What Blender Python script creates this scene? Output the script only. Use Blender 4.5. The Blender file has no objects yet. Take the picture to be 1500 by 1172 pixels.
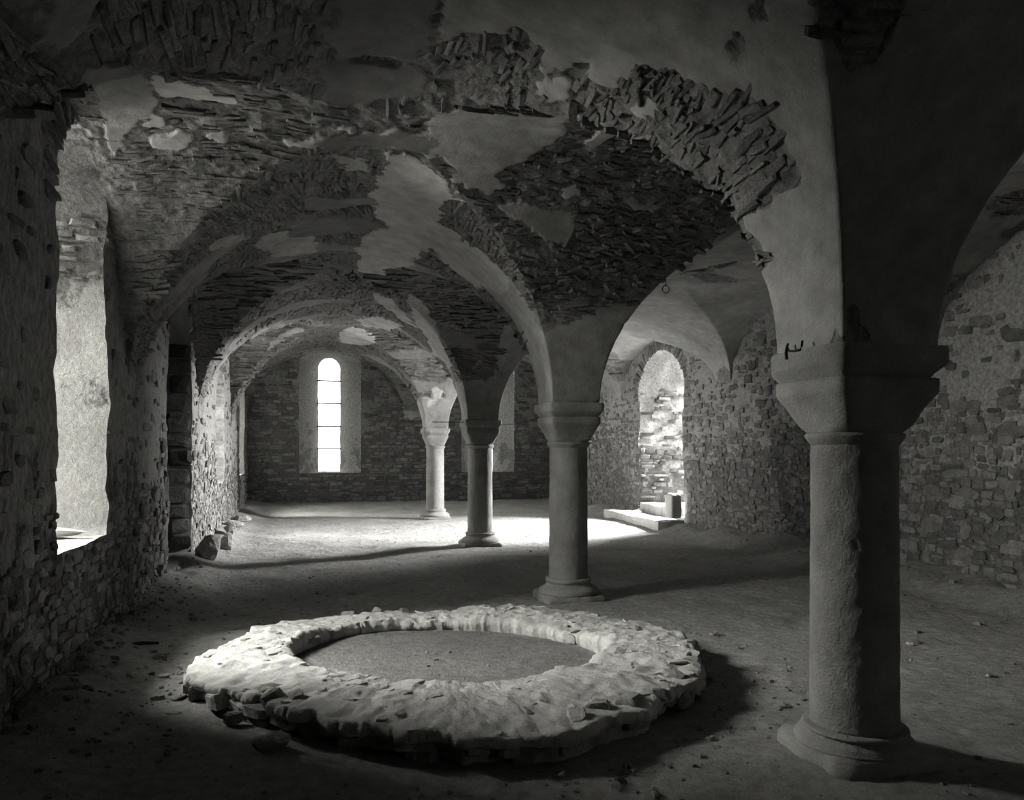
import bpy, math, random
import numpy as np
from mathutils import Matrix, Vector

SC = bpy.context.scene
COL = SC.collection
CAMH = 1.635
# ------------------------------------------------------------------ camera, sky, exposure
cam_d = bpy.data.cameras.new('camera')
cam_d.sensor_width = 36; cam_d.sensor_fit = 'HORIZONTAL'
cam_d.lens = 1120/1500*36; cam_d.shift_y = 73/1500
cam_d.clip_start = 0.02; cam_d.clip_end = 400
cam = bpy.data.objects.new('camera', cam_d); COL.objects.link(cam)
YAW = math.atan(282/1120.)
cam.location = (0, 0, CAMH); cam.rotation_euler = (math.pi/2, 0, -YAW)
SC.camera = cam

SKY = 7.0
world = bpy.data.worlds.new('overcast_sky'); SC.world = world; world.use_nodes = True
wn = world.node_tree.nodes; wl = world.node_tree.links
bg = wn['Background']; bg.inputs['Color'].default_value = (1.0, 0.992, 0.965, 1); bg.inputs['Strength'].default_value = SKY

vs = SC.view_settings
vs.view_transform = 'Standard'; vs.look = 'None'; vs.gamma = 1; vs.use_curve_mapping = False
vs.exposure = -0.1
SC.cycles.use_denoising = True
SC.cycles.max_bounces = 10; SC.cycles.diffuse_bounces = 6; SC.cycles.transparent_max_bounces = 12
SC.cycles.sample_clamp_indirect = 6.0
SC.cycles.caustics_reflective = False; SC.cycles.caustics_refractive = False

def portal(name, loc, normal, w, h):
    """marks an opening for sky sampling; gives off no light itself"""
    l = bpy.data.lights.new(name, 'AREA'); l.shape = 'RECTANGLE'; l.size = w; l.size_y = h
    l.cycles.is_portal = True
    o = bpy.data.objects.new(name, l); COL.objects.link(o)
    o.location = loc; o.rotation_euler = Vector(normal).to_track_quat('-Z', 'Z').to_euler()
    return o

def daylight(name, loc, aim, w, h, watts, spread):
    """overcast daylight entering by one opening: as large as the opening, just outside it"""
    l = bpy.data.lights.new(name, 'AREA'); l.shape = 'RECTANGLE'; l.size = w; l.size_y = h
    l.energy = watts; l.color = (1.0, 0.992, 0.965); l.spread = math.radians(spread)
    o = bpy.data.objects.new(name, l); COL.objects.link(o); o.location = loc
    o.rotation_euler = (Vector(aim)-Vector(loc)).to_track_quat('-Z', 'Z').to_euler()
    return o
# left lancet of the second bay, left lancets further on, and the open doorway on the right
daylight('daylight_lancet', (-4.30, 6.95, 3.6), (0.5, 5.4, 0.1), 1.5, 2.0, 850, 120)
daylight('daylight_lancet', (-4.40, 16.20, 3.6), (1.0, 15.0, 0.0), 1.4, 2.0, 1100, 120)
daylight('daylight_lancet', (-4.40, 21.20, 3.6), (1.0, 19.8, 0.0), 1.4, 2.0, 1100, 120)
daylight('daylight_doorway', (10.8, 15.8, 3.7), (3.6, 15.2, 0.0), 2.2, 2.2, 5200, 120)

# ------------------------------------------------------------------ noise
def _hash(ix, iy, iz, seed):
    h = (ix.astype(np.uint32)*np.uint32(374761393)) ^ (iy.astype(np.uint32)*np.uint32(668265263)) ^ (iz.astype(np.uint32)*np.uint32(2147483647)) ^ np.uint32((seed*974634777) & 0xffffffff)
    h = (h ^ (h >> np.uint32(13)))*np.uint32(1274126177)
    h = h ^ (h >> np.uint32(16))
    return h.astype(np.float64)/4294967295.0
def vnoise(p, seed=0):
    f = np.floor(p); i = f.astype(np.int64); w = p-f; w = w*w*(3-2*w)
    x, y, z = i[:, 0], i[:, 1], i[:, 2]
    c = {}
    for a in (0, 1):
        for b in (0, 1):
            l0 = _hash(x, y+a, z+b, seed); l1 = _hash(x+1, y+a, z+b, seed)
            c[a, b] = l0+(l1-l0)*w[:, 0]
    e = c[0, 0]+(c[1, 0]-c[0, 0])*w[:, 1]; g = c[0, 1]+(c[1, 1]-c[0, 1])*w[:, 1]
    return e+(g-e)*w[:, 2]
def fbm(p, freq, octv=4, seed=0, gain=0.5):
    """about -1..1"""
    p = np.asarray(p, float)*freq; a = 1.0; t = 0; n = 0
    for o in range(octv):
        t = t+a*(vnoise(p+17.3*o, seed+o)*2-1); n += a; a *= gain; p = p*2.03
    return t/n*1.5
def P3(*c):
    c = np.broadcast_arrays(*[np.asarray(v, float) for v in c])
    return np.stack([v.ravel() for v in c], 1)
def smooth(a): a = np.clip(a, 0, 1); return a*a*(3-2*a)

# ------------------------------------------------------------------ mesh and object helpers
def mesh(name, V, F, mat, attrs=None, smooth_shade=False):
    me = bpy.data.meshes.new(name)
    V = np.asarray(V, np.float32).reshape(-1, 3)
    F = [np.asarray(f, np.int32) for f in (F if isinstance(F, (list, tuple)) else [F]) if len(f)]
    me.vertices.add(len(V)); me.vertices.foreach_set('co', V.ravel())
    loops = np.concatenate([f.ravel() for f in F]); tot = np.concatenate([np.full(len(f), f.shape[1], np.int32) for f in F])
    me.loops.add(len(loops)); me.loops.foreach_set('vertex_index', loops)
    me.polygons.add(len(tot))
    st = np.zeros(len(tot), np.int32); st[1:] = np.cumsum(tot)[:-1]
    me.polygons.foreach_set('loop_start', st)
    try: me.polygons.foreach_set('loop_total', tot)
    except Exception: pass
    if smooth_shade: me.polygons.foreach_set('use_smooth', np.ones(len(tot), bool))
    else: me.polygons.foreach_set('use_smooth', np.zeros(len(tot), bool))
    for k, v in (attrs or {}).items():
        a = me.attributes.new(k, 'FLOAT', 'POINT'); a.data.foreach_set('value', np.asarray(v, np.float32).ravel())
    me.materials.append(mat)
    me.update(calc_edges=True); me.validate()
    return me
def link(name, me, parent=None, kind=None, label=None, cat=None, group=None):
    o = bpy.data.objects.new(name, me); COL.objects.link(o)
    if parent is not None: o.parent = parent
    if kind: o['kind'] = kind
    if label: o['label'] = label
    if cat: o['category'] = cat
    if group: o['group'] = group
    return o
def thing(name, loc, label, cat, group=None):
    o = bpy.data.objects.new(name, None); COL.objects.link(o); o.location = loc
    o.empty_display_size = 0.1
    o['label'] = label; o['category'] = cat
    if group: o['group'] = group
    bpy.context.view_layer.update()
    return o
def gridfaces(n, m, wrap=False):
    i = np.arange(n-1)[:, None]; j = np.arange(m if wrap else m-1)[None, :]
    j2 = (j+1) % m
    a = i*m+j; b = (i+1)*m+j; c = (i+1)*m+j2; d = i*m+j2
    return np.stack([a+0*j, b, c, d], -1).reshape(-1, 4)

# ------------------------------------------------------------------ materials (all warm greys: the place is toned stone)
def nodes(name):
    m = bpy.data.materials.new(name); m.use_nodes = True
    t = m.node_tree; b = t.nodes['Principled BSDF']
    b.inputs['Roughness'].default_value = 0.92
    b.inputs['Specular IOR Level'].default_value = 0.15
    return m, t, b
def nd(t, typ, **kw):
    n = t.nodes.new(typ)
    for k, v in kw.items():
        if hasattr(n, k): setattr(n, k, v)
        else: n.inputs[k.replace('_', ' ')].default_value = v
    return n
def noise(t, vec, scale, detail=5, rough=0.55):
    n = nd(t, 'ShaderNodeTexNoise'); n.inputs['Scale'].default_value = scale
    n.inputs['Detail'].default_value = detail; n.inputs['Roughness'].default_value = rough
    t.links.new(vec, n.inputs['Vector']); return n.outputs['Fac']
def mth(t, op, a, b=None, c=None, clamp=False):
    n = t.nodes.new('ShaderNodeMath'); n.operation = op; n.use_clamp = clamp
    for i, v in enumerate((a, b, c)):
        if v is None: continue
        if isinstance(v, (int, float)): n.inputs[i].default_value = v
        else: t.links.new(v, n.inputs[i])
    return n.outputs[0]
def rng_(t, v, a, b, c, d):
    n = t.nodes.new('ShaderNodeMapRange'); n.clamp = True
    t.links.new(v, n.inputs[0])
    for i, x in enumerate((a, b, c, d)): n.inputs[i+1].default_value = x
    return n.outputs[0]
def mixf(t, f, a, b):
    n = t.nodes.new('ShaderNodeMix'); n.data_type = 'FLOAT'
    for s, v in ((0, f), (2, a), (3, b)):
        if isinstance(v, (int, float)): n.inputs[s].default_value = v
        else: t.links.new(v, n.inputs[s])
    return n.outputs[0]
def grey(t, v, bsdf, warm=(1.0, 0.994, 0.975)):
    n = t.nodes.new('ShaderNodeCombineColor')
    for i, w in enumerate(warm): t.links.new(mth(t, 'MULTIPLY', v, w), n.inputs[i])
    t.links.new(n.outputs[0], bsdf.inputs['Base Color'])
def bump(t, h, bsdf, strength, dist):
    n = t.nodes.new('ShaderNodeBump'); n.inputs['Strength'].default_value = strength; n.inputs['Distance'].default_value = dist
    t.links.new(h, n.inputs['Height']); t.links.new(n.outputs[0], bsdf.inputs['Normal'])
def wpos(t, scale=(1, 1, 1)):
    g = t.nodes.new('ShaderNodeNewGeometry')
    if scale == (1, 1, 1): return g.outputs['Position']
    m = t.nodes.new('ShaderNodeMapping'); m.inputs['Scale'].default_value = scale
    t.links.new(g.outputs['Position'], m.inputs['Vector']); return m.outputs[0]
def attr(t, name):
    a = t.nodes.new('ShaderNodeAttribute'); a.attribute_name = name; return a.outputs['Fac']

def mat_stone(name, lo, hi, bs=0.5):
    m, t, b = nodes(name); p = wpos(t)
    tone = attr(t, 'tone')
    v = mixf(t, tone, lo, hi)
    n = noise(t, p, 9, 6, 0.65); n2 = noise(t, p, 60, 4, 0.6)
    v = mth(t, 'MULTIPLY', v, rng_(t, n, 0.3, 0.72, 0.62, 1.4))
    v = mth(t, 'MULTIPLY', v, rng_(t, n2, 0.3, 0.7, 0.72, 1.28))
    grey(t, v, b)
    bump(t, mth(t, 'ADD', mth(t, 'MULTIPLY', n, 1.0), mth(t, 'MULTIPLY', n2, 0.45)), b, bs*1.6, 0.03)
    return m
def mat_individual(name, lo, hi, bs=0.5):
    """same stone, for the pieces that are objects of their own: tone from the object"""
    m, t, b = nodes(name); p = wpos(t)
    oi = t.nodes.new('ShaderNodeObjectInfo')
    v = mixf(t, oi.outputs['Random'], lo, hi)
    n = noise(t, p, 9, 6, 0.65); n2 = noise(t, p, 60, 4, 0.6)
    v = mth(t, 'MULTIPLY', v, rng_(t, n, 0.3, 0.72, 0.62, 1.4))
    v = mth(t, 'MULTIPLY', v, rng_(t, n2, 0.3, 0.7, 0.72, 1.28))
    grey(t, v, b)
    bump(t, mth(t, 'ADD', mth(t, 'MULTIPLY', n, 1.0), mth(t, 'MULTIPLY', n2, 0.45)), b, bs*1.6, 0.03)
    return m
def mat_plain(name, val, var=0.3, sc=4, fine=70, bs=0.35, dist=0.02, stretch=(1, 1, 1)):
    m, t, b = nodes(name); p = wpos(t, stretch)
    n = noise(t, p, sc, 6, 0.6); n2 = noise(t, p, fine, 4, 0.6)
    v = mth(t, 'MULTIPLY', rng_(t, n, 0.28, 0.72, 1-var, 1+var), val)
    v = mth(t, 'MULTIPLY', v, rng_(t, n2, 0.3, 0.7, 0.88, 1.12))
    grey(t, v, b)
    bump(t, mth(t, 'ADD', n, mth(t, 'MULTIPLY', n2, 0.4)), b, bs, dist)
    return m
def mat_patch(name, lo, hi, zlo, zhi, thr, stretch=(1, 1, 1), bs=0.6, peel=2.2, mott=1.0):
    """mortar and worn plaster over rubble: light skin where it survives (more of it higher up), dark core elsewhere"""
    m, t, b = nodes(name); p = wpos(t, stretch)
    n = noise(t, p, peel, 8, 0.62); n2 = noise(t, p, 22, 6, 0.65); n3 = noise(t, p, 90, 3, 0.6)
    sx = t.nodes.new('ShaderNodeSeparateXYZ'); g = t.nodes.new('ShaderNodeNewGeometry'); t.links.new(g.outputs['Position'], sx.inputs[0])
    hz = rng_(t, sx.outputs['Z'], zlo, zhi, -0.16, 0.16)
    f = rng_(t, mth(t, 'ADD', n, hz), thr-0.025, thr+0.025, 0, 1)
    v = mixf(t, f, lo, hi)
    v = mth(t, 'MULTIPLY', v, mixf(t, mth(t, 'MULTIPLY', f, 1-mott), rng_(t, n2, 0.3, 0.7, 0.5, 1.45), 1.0))
    v = mth(t, 'MULTIPLY', v, rng_(t, n3, 0.3, 0.7, 0.8, 1.2))
    grey(t, v, b)
    h = mth(t, 'ADD', mth(t, 'MULTIPLY', f, 0.6), mth(t, 'MULTIPLY', n2, mixf(t, f, 1.5, 0.9)))
    h = mth(t, 'ADD', h, mth(t, 'MULTIPLY', n3, 0.25))
    bump(t, h, b, bs, 0.03)
    return m
def mat_vault():
    m, t, b = nodes('vault_surface'); p = wpos(t)
    sd = attr(t, 'plaster'); pt = attr(t, 'tone')
    n = noise(t, p, 7, 8, 0.65); n2 = noise(t, p, 26, 6, 0.65); n3 = noise(t, p, 100, 3, 0.6); big = noise(t, p, 1.3, 5, 0.6)
    f = rng_(t, mth(t, 'ADD', sd, mth(t, 'MULTIPLY', mth(t, 'SUBTRACT', n, 0.5), 0.10)), -0.006, 0.006, 0, 1)
    pl = mth(t, 'MULTIPLY', mth(t, 'MULTIPLY', pt, 0.72), rng_(t, big, 0.3, 0.7, 0.75, 1.25))
    pl = mth(t, 'MULTIPLY', pl, rng_(t, n, 0.3, 0.7, 0.74, 1.22))
    ru = mth(t, 'MULTIPLY', rng_(t, big, 0.3, 0.7, 0.12, 0.24), rng_(t, n2, 0.3, 0.7, 0.55, 1.4))
    v = mixf(t, f, ru, pl)
    v = mth(t, 'MULTIPLY', v, rng_(t, n3, 0.3, 0.7, 0.88, 1.12))
    grey(t, v, b)
    h = mth(t, 'ADD', mth(t, 'MULTIPLY', n2, mixf(t, f, 1.2, 0.28)), mth(t, 'MULTIPLY', f, 0.7))
    h = mth(t, 'ADD', h, mth(t, 'MULTIPLY', n3, 0.15))
    bump(t, h, b, 0.65, 0.03)
    return m
def mat_ground():
    m, t, b = nodes('sandy_earth'); p = wpos(t)
    n = noise(t, p, 1.6, 7, 0.62); n2 = noise(t, p, 14, 7, 0.7); n3 = noise(t, p, 75, 4, 0.65)
    v = mth(t, 'MULTIPLY', rng_(t, n, 0.3, 0.7, 0.23, 0.34), rng_(t, n2, 0.3, 0.7, 0.66, 1.3))
    v = mth(t, 'MULTIPLY', v, rng_(t, n3, 0.3, 0.7, 0.85, 1.14))
    v = mth(t, 'MULTIPLY', v, mixf(t, attr(t, 'soil'), 1.0, 0.62))
    grey(t, v, b)
    bump(t, mth(t, 'ADD', mth(t, 'MULTIPLY', n2, 1.0), mth(t, 'MULTIPLY', n3, 0.4)), b, 0.85, 0.04)
    return m
def mat_glass():
    m, t, b = nodes('old_glass')
    tr = t.nodes.new('ShaderNodeBsdfTransparent'); tr.inputs[0].default_value = (0.95, 0.95, 0.93, 1)
    gl = t.nodes.new('ShaderNodeBsdfGlossy'); gl.inputs['Roughness'].default_value = 0.15
    mx = t.nodes.new('ShaderNodeMixShader'); mx.inputs[0].default_value = 0.05
    t.links.new(tr.outputs[0], mx.inputs[1]); t.links.new(gl.outputs[0], mx.inputs[2])
    t.links.new(mx.outputs[0], t.nodes['Material Output'].inputs['Surface'])
    return m
M_VAULT = mat_vault()
M_GROUND = mat_ground()
M_LEFT = mat_patch('left_wall_render', 0.11, 0.26, 0.3, 2.2, 0.47, (1, 1, 0.55), bs=0.9, peel=3.0)
M_RIGHT = mat_patch('right_wall_mortar', 0.13, 0.33, 0.8, 2.4, 0.50, bs=0.8)
M_BACK = mat_patch('end_wall_mortar', 0.10, 0.19, 0.5, 3.5, 0.60)
M_FRONT = mat_plain('near_wall_render', 0.2)
M_JAMB = mat_patch('jamb_plaster', 0.20, 0.42, 3.3, 2.6, 0.50, bs=0.8, mott=0.5)
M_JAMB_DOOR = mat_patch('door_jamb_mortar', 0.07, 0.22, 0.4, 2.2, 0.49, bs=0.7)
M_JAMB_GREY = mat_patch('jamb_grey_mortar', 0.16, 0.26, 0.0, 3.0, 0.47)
M_JAMB_DARK = mat_plain('jamb_dark_mortar', 0.17)
M_RUBBLE = mat_stone('rubble_stone', 0.11, 0.25); M_RUBBLE_1 = mat_individual('rubble_stone_single', 0.11, 0.25)
M_DARKRUB = mat_stone('dark_rubble_stone', 0.07, 0.24); M_DARKRUB_1 = mat_individual('dark_rubble_stone_single', 0.07, 0.24)
M_SLATE = mat_stone('slate_course', 0.07, 0.20); M_SLATE_1 = mat_individual('slate_course_single', 0.07, 0.20)
M_VSLATE = mat_stone('vault_slate', 0.10, 0.24); M_VSLATE_1 = mat_individual('vault_slate_single', 0.10, 0.24)
M_GRANITE = mat_plain('pitted_granite', 0.26, 0.30, 3.5, 75, 1.0, 0.022)
M_RING = mat_plain('trodden_lime_mortar', 0.42, 0.24, 7, 50, 0.9, 0.02)
M_RINGSTONE = mat_individual('ring_stone', 0.20, 0.36)
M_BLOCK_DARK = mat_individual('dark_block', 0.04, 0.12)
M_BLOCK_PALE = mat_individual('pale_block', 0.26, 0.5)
M_STEP = mat_plain('worn_step_stone', 0.45, 0.2)
M_IRON = mat_plain('rusted_iron', 0.035, 0.3, 20, 90, 0.3, 0.004)
M_GLASS = mat_glass()
# ------------------------------------------------------------------ plan of the hall
COLX = 2.67; PA = 0.26                      # arcade line, half width of the piers above the capitals
COLY = [-1.27, 3.39, 8.05, 12.85, 18.10]
XR = 7.30; YB = 22.5; YF = -1.0
ZS = 2.14; ZC = 4.05
def XL(y): return -1.62 - 0.0150*np.asarray(y, float)
BAYS = [(YF, COLY[1]-PA)] + [(COLY[i]+PA, COLY[i+1]-PA) for i in (1, 2, 3)] + [(COLY[4]+PA, YB)]
BL = COLX-PA; BR = COLX+PA
def lift(y): return 0.38*smooth((np.asarray(y, float)-18.2)/4.0)
def surf(s, t):
    """vault surface: s in 0..1 left aisle, 1..1.2 arcade band, 1.2..2.2 right aisle; t likewise bay k at 1.2k..1.2k+1"""
    s = np.asarray(s, float); t = np.asarray(t, float)
    k = np.clip(np.floor(t/1.2), 0, 4).astype(int); f = t-1.2*k
    y0 = np.array([b[0] for b in BAYS])[k]; y1 = np.array([b[1] for b in BAYS])[k]
    yn = np.array([b[0] for b in BAYS[1:]]+[YB+0.4])[k]
    inb = f <= 1.0
    v = np.where(inb, -np.cos(np.pi*np.clip(f, 0, 1)), 1.0)
    Y = np.where(inb, (y0+y1)/2+(y1-y0)/2*v, y1+(yn-y1)*(f-1)/0.2)
    xl = XL(Y)
    la = s <= 1.0; ra = s >= 1.2
    u = np.where(la, -np.cos(np.pi*np.clip(s, 0, 1)), np.where(ra, -np.cos(np.pi*np.clip(s-1.2, 0, 1)), 1.0))
    X = np.where(la, (xl+BL)/2+(BL-xl)/2*u, np.where(ra, (BR+XR)/2+(XR-BR)/2*u, BL+(BR-BL)*(s-1)/0.2))
    gu = np.sqrt(np.clip(1-u*u, 0, 1)); gv = np.sqrt(np.clip(1-v*v, 0, 1))
    gv = np.where(inb, gv, 0); gu = np.where(la | ra, gu, 0)
    zs = ZS+0.72*np.where(ra, smooth(u), 0)
    zc = ZC+0.07*np.where(ra, smooth(u+1), 0)
    Z = zc-(zc-zs)*(1-np.maximum(gu, gv))+lift(Y)
    return X, Y, Z, u, v, gu, gv
def inv(x, y):
    """plan position -> s,t"""
    x = np.asarray(x, float); y = np.asarray(y, float)
    xl = XL(y)
    ul = np.clip((x-(xl+BL)/2)/((BL-xl)/2), -1, 1); ur = np.clip((x-(BR+XR)/2)/((XR-BR)/2), -1, 1)
    s = np.where(x <= BL, np.arccos(-ul)/np.pi, np.where(x >= BR, 1.2+np.arccos(-ur)/np.pi, 1+0.2*(x-BL)/(BR-BL)))
    t = np.zeros_like(x)
    for k, (y0, y1) in enumerate(BAYS):
        yn = BAYS[k+1][0] if k < 4 else YB+0.4
        v = np.clip((y-(y0+y1)/2)/((y1-y0)/2), -1, 1)
        t = np.where((y >= y0) & (y <= y1), 1.2*k+np.arccos(-v)/np.pi, t)
        t = np.where((y > y1) & (y < yn), 1.2*k+1+0.2*(y-y1)/(yn-y1), t)
    return s, t
# where plaster survives on the vault: (tone, outline in vault parameters); -1 is a hole in it
POLYS = [
 (0.42, [(0.879,1.29),(0.871,1.143),(0.862,1.001),(0.859,0.901),(0.815,0.948),(0.795,1.041),(0.774,1.094),(0.736,1.177),(0.712,1.269),(0.682,1.351),(0.65,1.462),(0.615,1.391),(0.579,1.445),(0.548,1.492),(0.54,1.419),(0.532,1.334),(0.526,1.172),(0.549,1.149),(0.571,1.121),(0.592,1.089),(0.612,1.053),(0.632,1.016),(0.651,0.921),(0.669,0.871),(0.686,0.833),(0.703,0.803),(0.718,0.776),(0.732,0.752),(0.753,0.739),(0.766,0.754),(0.781,0.771),(0.797,0.79),(0.813,0.808),(0.831,0.829),(0.849,0.849),(0.87,0.872),(0.891,0.895),(0.915,0.921),(0.938,0.945),(0.962,0.965),(1.001,0.98)]),
 (0.4, [(1.359,0.836),(1.365,0.814),(1.368,0.792),(1.339,0.774),(1.302,0.756),(1.192,0.732),(1.155,0.716),(1.099,0.719),(1.043,0.722),(0.947,0.726),(0.869,0.729),(0.822,0.732),(0.784,0.735),(0.753,0.739),(0.766,0.754),(0.781,0.771),(0.797,0.79),(0.813,0.808),(0.831,0.829),(0.849,0.849),(0.87,0.872),(0.891,0.895),(0.915,0.921),(0.938,0.945),(0.962,0.965),(1.001,0.98)]),
 (-1, [(0.761,0.768),(0.79,0.761),(0.827,0.758),(0.875,0.755),(0.883,0.786),(0.87,0.802),(0.832,0.805),(0.795,0.788)]),
 (-1, [(0.758,1.048),(0.751,0.884),(0.742,0.852),(0.74,0.826),(0.752,0.84),(0.761,0.892),(0.766,1.024)]),
 (-1, [(1.103,1.15),(1.149,1.139),(1.037,0.983),(1.004,0.975),(0.987,1.015)]),
 (0.44, [(1.362,2.028),(1.308,2.047),(1.141,2.039),(1.05,2.065),(0.943,2.074),(0.854,2.104),(0.765,2.053),(0.718,2.505),(0.669,2.599)]),
 (0.62, [(0.53,1.788),(0.554,1.764),(0.596,1.808),(0.636,1.859),(0.622,1.919),(0.627,2.042),(0.675,2.069),(0.721,2.063),(0.763,2.07),(0.781,2.278),(0.744,2.581),(0.669,2.599),(0.636,2.47),(0.616,2.733),(0.58,2.924),(0.529,2.909),(0.522,2.64),(0.549,2.371),(0.52,2.077),(0.521,1.919),(0.528,1.851)]),
 (0.5, [(0.464,1.778),(0.487,1.75),(0.524,1.714),(0.573,1.712),(0.568,1.634),(0.607,1.632),(0.648,1.621),(0.692,1.608),(0.699,1.494),(0.746,1.645),(0.743,1.716),(0.706,1.757),(0.688,1.791),(0.696,1.819),(0.677,1.831),(0.637,1.819),(0.589,1.764),(0.554,1.764),(0.509,1.778)]),
 (0.66, [(0.285,1.478),(0.285,1.636),(0.322,1.652),(0.352,1.687),(0.324,1.696),(0.292,1.683),(0.26,1.69),(0.256,1.669)]),
 (0.34, [(0.247,1.407),(0.285,1.463),(0.252,1.65),(0.257,1.704),(0.239,1.737),(0.167,1.791),(0.131,1.835),(0.132,1.781),(0.142,1.72)]),
 (0.52, [(0.211,1.757),(0.243,1.731),(0.266,1.726),(0.254,1.759),(0.226,1.766)]),
 (0.5, [(0.205,1.788),(0.246,1.772),(0.288,1.768),(0.288,1.785),(0.259,1.806),(0.22,1.805)]),
 (0.5, [(0.301,1.761),(0.323,1.76),(0.324,1.772),(0.304,1.773)]),
 (0.52, [(0.406,1.759),(0.447,1.758),(0.435,1.776),(0.411,1.77)]),
 (0.52, [(0.475,1.72),(0.488,1.714),(0.489,1.733),(0.479,1.735)]),
 (0.5, [(0.494,1.726),(0.514,1.727),(0.511,1.748),(0.498,1.746)]),
 (0.5, [(0.465,1.808),(0.501,1.813),(0.496,1.841),(0.472,1.833)]),
 (0.55, [(0.479,1.838),(0.508,1.819),(0.506,1.861),(0.484,1.866)]),
 (0.52, [(0.336,2.568),(0.369,2.39),(0.407,2.498),(0.45,2.649),(0.434,2.767),(0.367,2.716)]),
 (0.48, [(0.269,2.246),(0.29,2.145),(0.334,2.281),(0.336,2.356),(0.295,2.313)]),
 (0.25, [(0.452,1.402),(0.481,1.398),(0.51,1.387),(0.538,1.368),(0.542,1.447),(0.54,1.508),(0.528,1.537),(0.496,1.545),(0.464,1.547),(0.45,1.511)]),
 (0.24, [(0.452,1.563),(0.482,1.564),(0.512,1.559),(0.542,1.548),(0.557,1.559),(0.551,1.614),(0.51,1.641),(0.468,1.657),(0.443,1.645)]),
 (0.27, [(0.42,1.994),(0.477,2.025),(0.533,2.003),(0.511,2.109),(0.445,2.26),(0.42,2.121)]),
 (0.24, [(0.403,2.281),(0.453,2.32),(0.503,2.296),(0.556,2.357),(0.519,2.586),(0.463,2.619),(0.406,2.596)]),
 (0.24, [(0.447,1.746),(0.498,1.737),(0.549,1.719),(0.579,1.729),(0.571,1.758),(0.521,1.766),(0.456,1.777)]),
 (0.5, [(0.678,1.376),(0.688,1.311),(0.702,1.263),(0.711,1.333),(0.699,1.393),(0.684,1.406)]),
 (0.5, [(0.646,1.49),(0.667,1.443),(0.681,1.485),(0.665,1.515)]),
 (0.5, [(0.725,1.391),(0.743,1.338),(0.749,1.39),(0.735,1.406)]),
 (0.5, [(0.791,1.694),(0.809,1.653),(0.844,1.655),(0.832,1.708)]),
 (0.5, [(0.815,1.811),(0.846,1.794),(0.883,1.819),(0.84,1.831)]),
 (0.38, [(0.706,1.855),(0.793,1.846),(0.911,1.881),(0.907,1.923),(0.784,1.906)]),
 (0.36, [(1.105,1.818),(1.275,1.821),(1.326,1.847),(1.141,1.843)]),
 (-1, [(1.723,2.65),(1.727,2.802),(1.673,2.77),(1.655,2.846)]),
 (-1, [(1.9,1.779),(1.915,1.698),(1.97,1.735),(2.006,1.818)]),
 (0.58, [(0.653,3.022),(0.744,3.113),(0.852,3.428),(0.788,3.781),(0.694,3.225)]),
 (0.62, [(0.514,4.187),(0.557,4.041),(0.632,4.192),(0.602,4.372),(0.532,4.448)]),
 (0.6, [(0.555,3.929),(0.616,3.728),(0.677,3.693),(0.649,3.928),(0.585,4.004)]),
 (0.6, [(0.561,3.074),(0.627,3.092),(0.707,3.428),(0.666,3.503),(0.584,3.198)]),
 (0.36, [(1.133,3.214),(1.04,3.226),(1.006,3.266)]),
 (0.7, [(1.149,4.457),(1.06,4.438),(1.016,4.512)]),
 (0.52, [(0.268,4.313),(0.382,4.125),(0.423,4.135)]),
]

RING_C = (0.92, 5.45)
def _tab(tab):
    a = np.array([p[0] for p in tab], float); r = np.array([p[1] for p in tab], float)
    a = np.concatenate([a[-2:]-360, a, a[:2]+360]); r = np.concatenate([r[-2:], r, r[:2]])
    return lambda th: np.interp(np.degrees(th) % 360, a, r)
R_OUT = _tab([(17, 1.92), (42, 1.9), (68, 1.78), (93, 1.78), (109, 1.81), (128, 1.92), (149, 1.83), (176, 1.78), (195, 1.62), (211, 1.52), (229, 1.51), (248, 1.6), (265, 1.71), (279, 1.79), (295, 1.74), (311, 1.76), (335, 1.78), (356, 1.84)])
R_IN = _tab([(15, 1.19), (41, 1.16), (69, 1.21), (99, 1.31), (119, 1.4), (149, 1.29), (177, 1.0), (200, 0.78), (238, 0.7), (280, 0.77), (308, 0.84), (340, 1.02), (359, 1.18)])

def ground(x, y):
    x = np.asarray(x, float); y = np.asarray(y, float); sh = np.broadcast(x, y).shape
    p = P3(x, y, 0)
    z = 0.030*fbm(p, 0.7, 3, 11)+0.012*fbm(p, 4, 3, 12)+0.006*fbm(p, 14, 2, 13)
    x_, y_ = p[:, 0], p[:, 1]
    dl = x_-XL(y_); dr = XR-x_; db = YB-y_
    z = z+0.17*smooth(1-dl/0.75)*(0.8+0.5*fbm(p, 1.6, 3, 14))
    z = z+0.20*smooth(1-dr/0.9)*(0.9+0.6*fbm(p, 1.5, 3, 15))
    z = z+0.12*smooth(1-db/2.0)
    z = z+0.085*np.exp(-((x_-2.67)**2+(y_-3.39)**2)/0.5)   # earth heaped round the nearest base
    r = np.hypot(x_-RING_C[0], y_-RING_C[1]); th = np.arctan2(y_-RING_C[1], x_-RING_C[0])
    ins = smooth((R_IN(th)+0.12-r)/0.1)
    z = z*(1-ins*0.6)+0.045*ins
    return z.reshape(sh)

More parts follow.
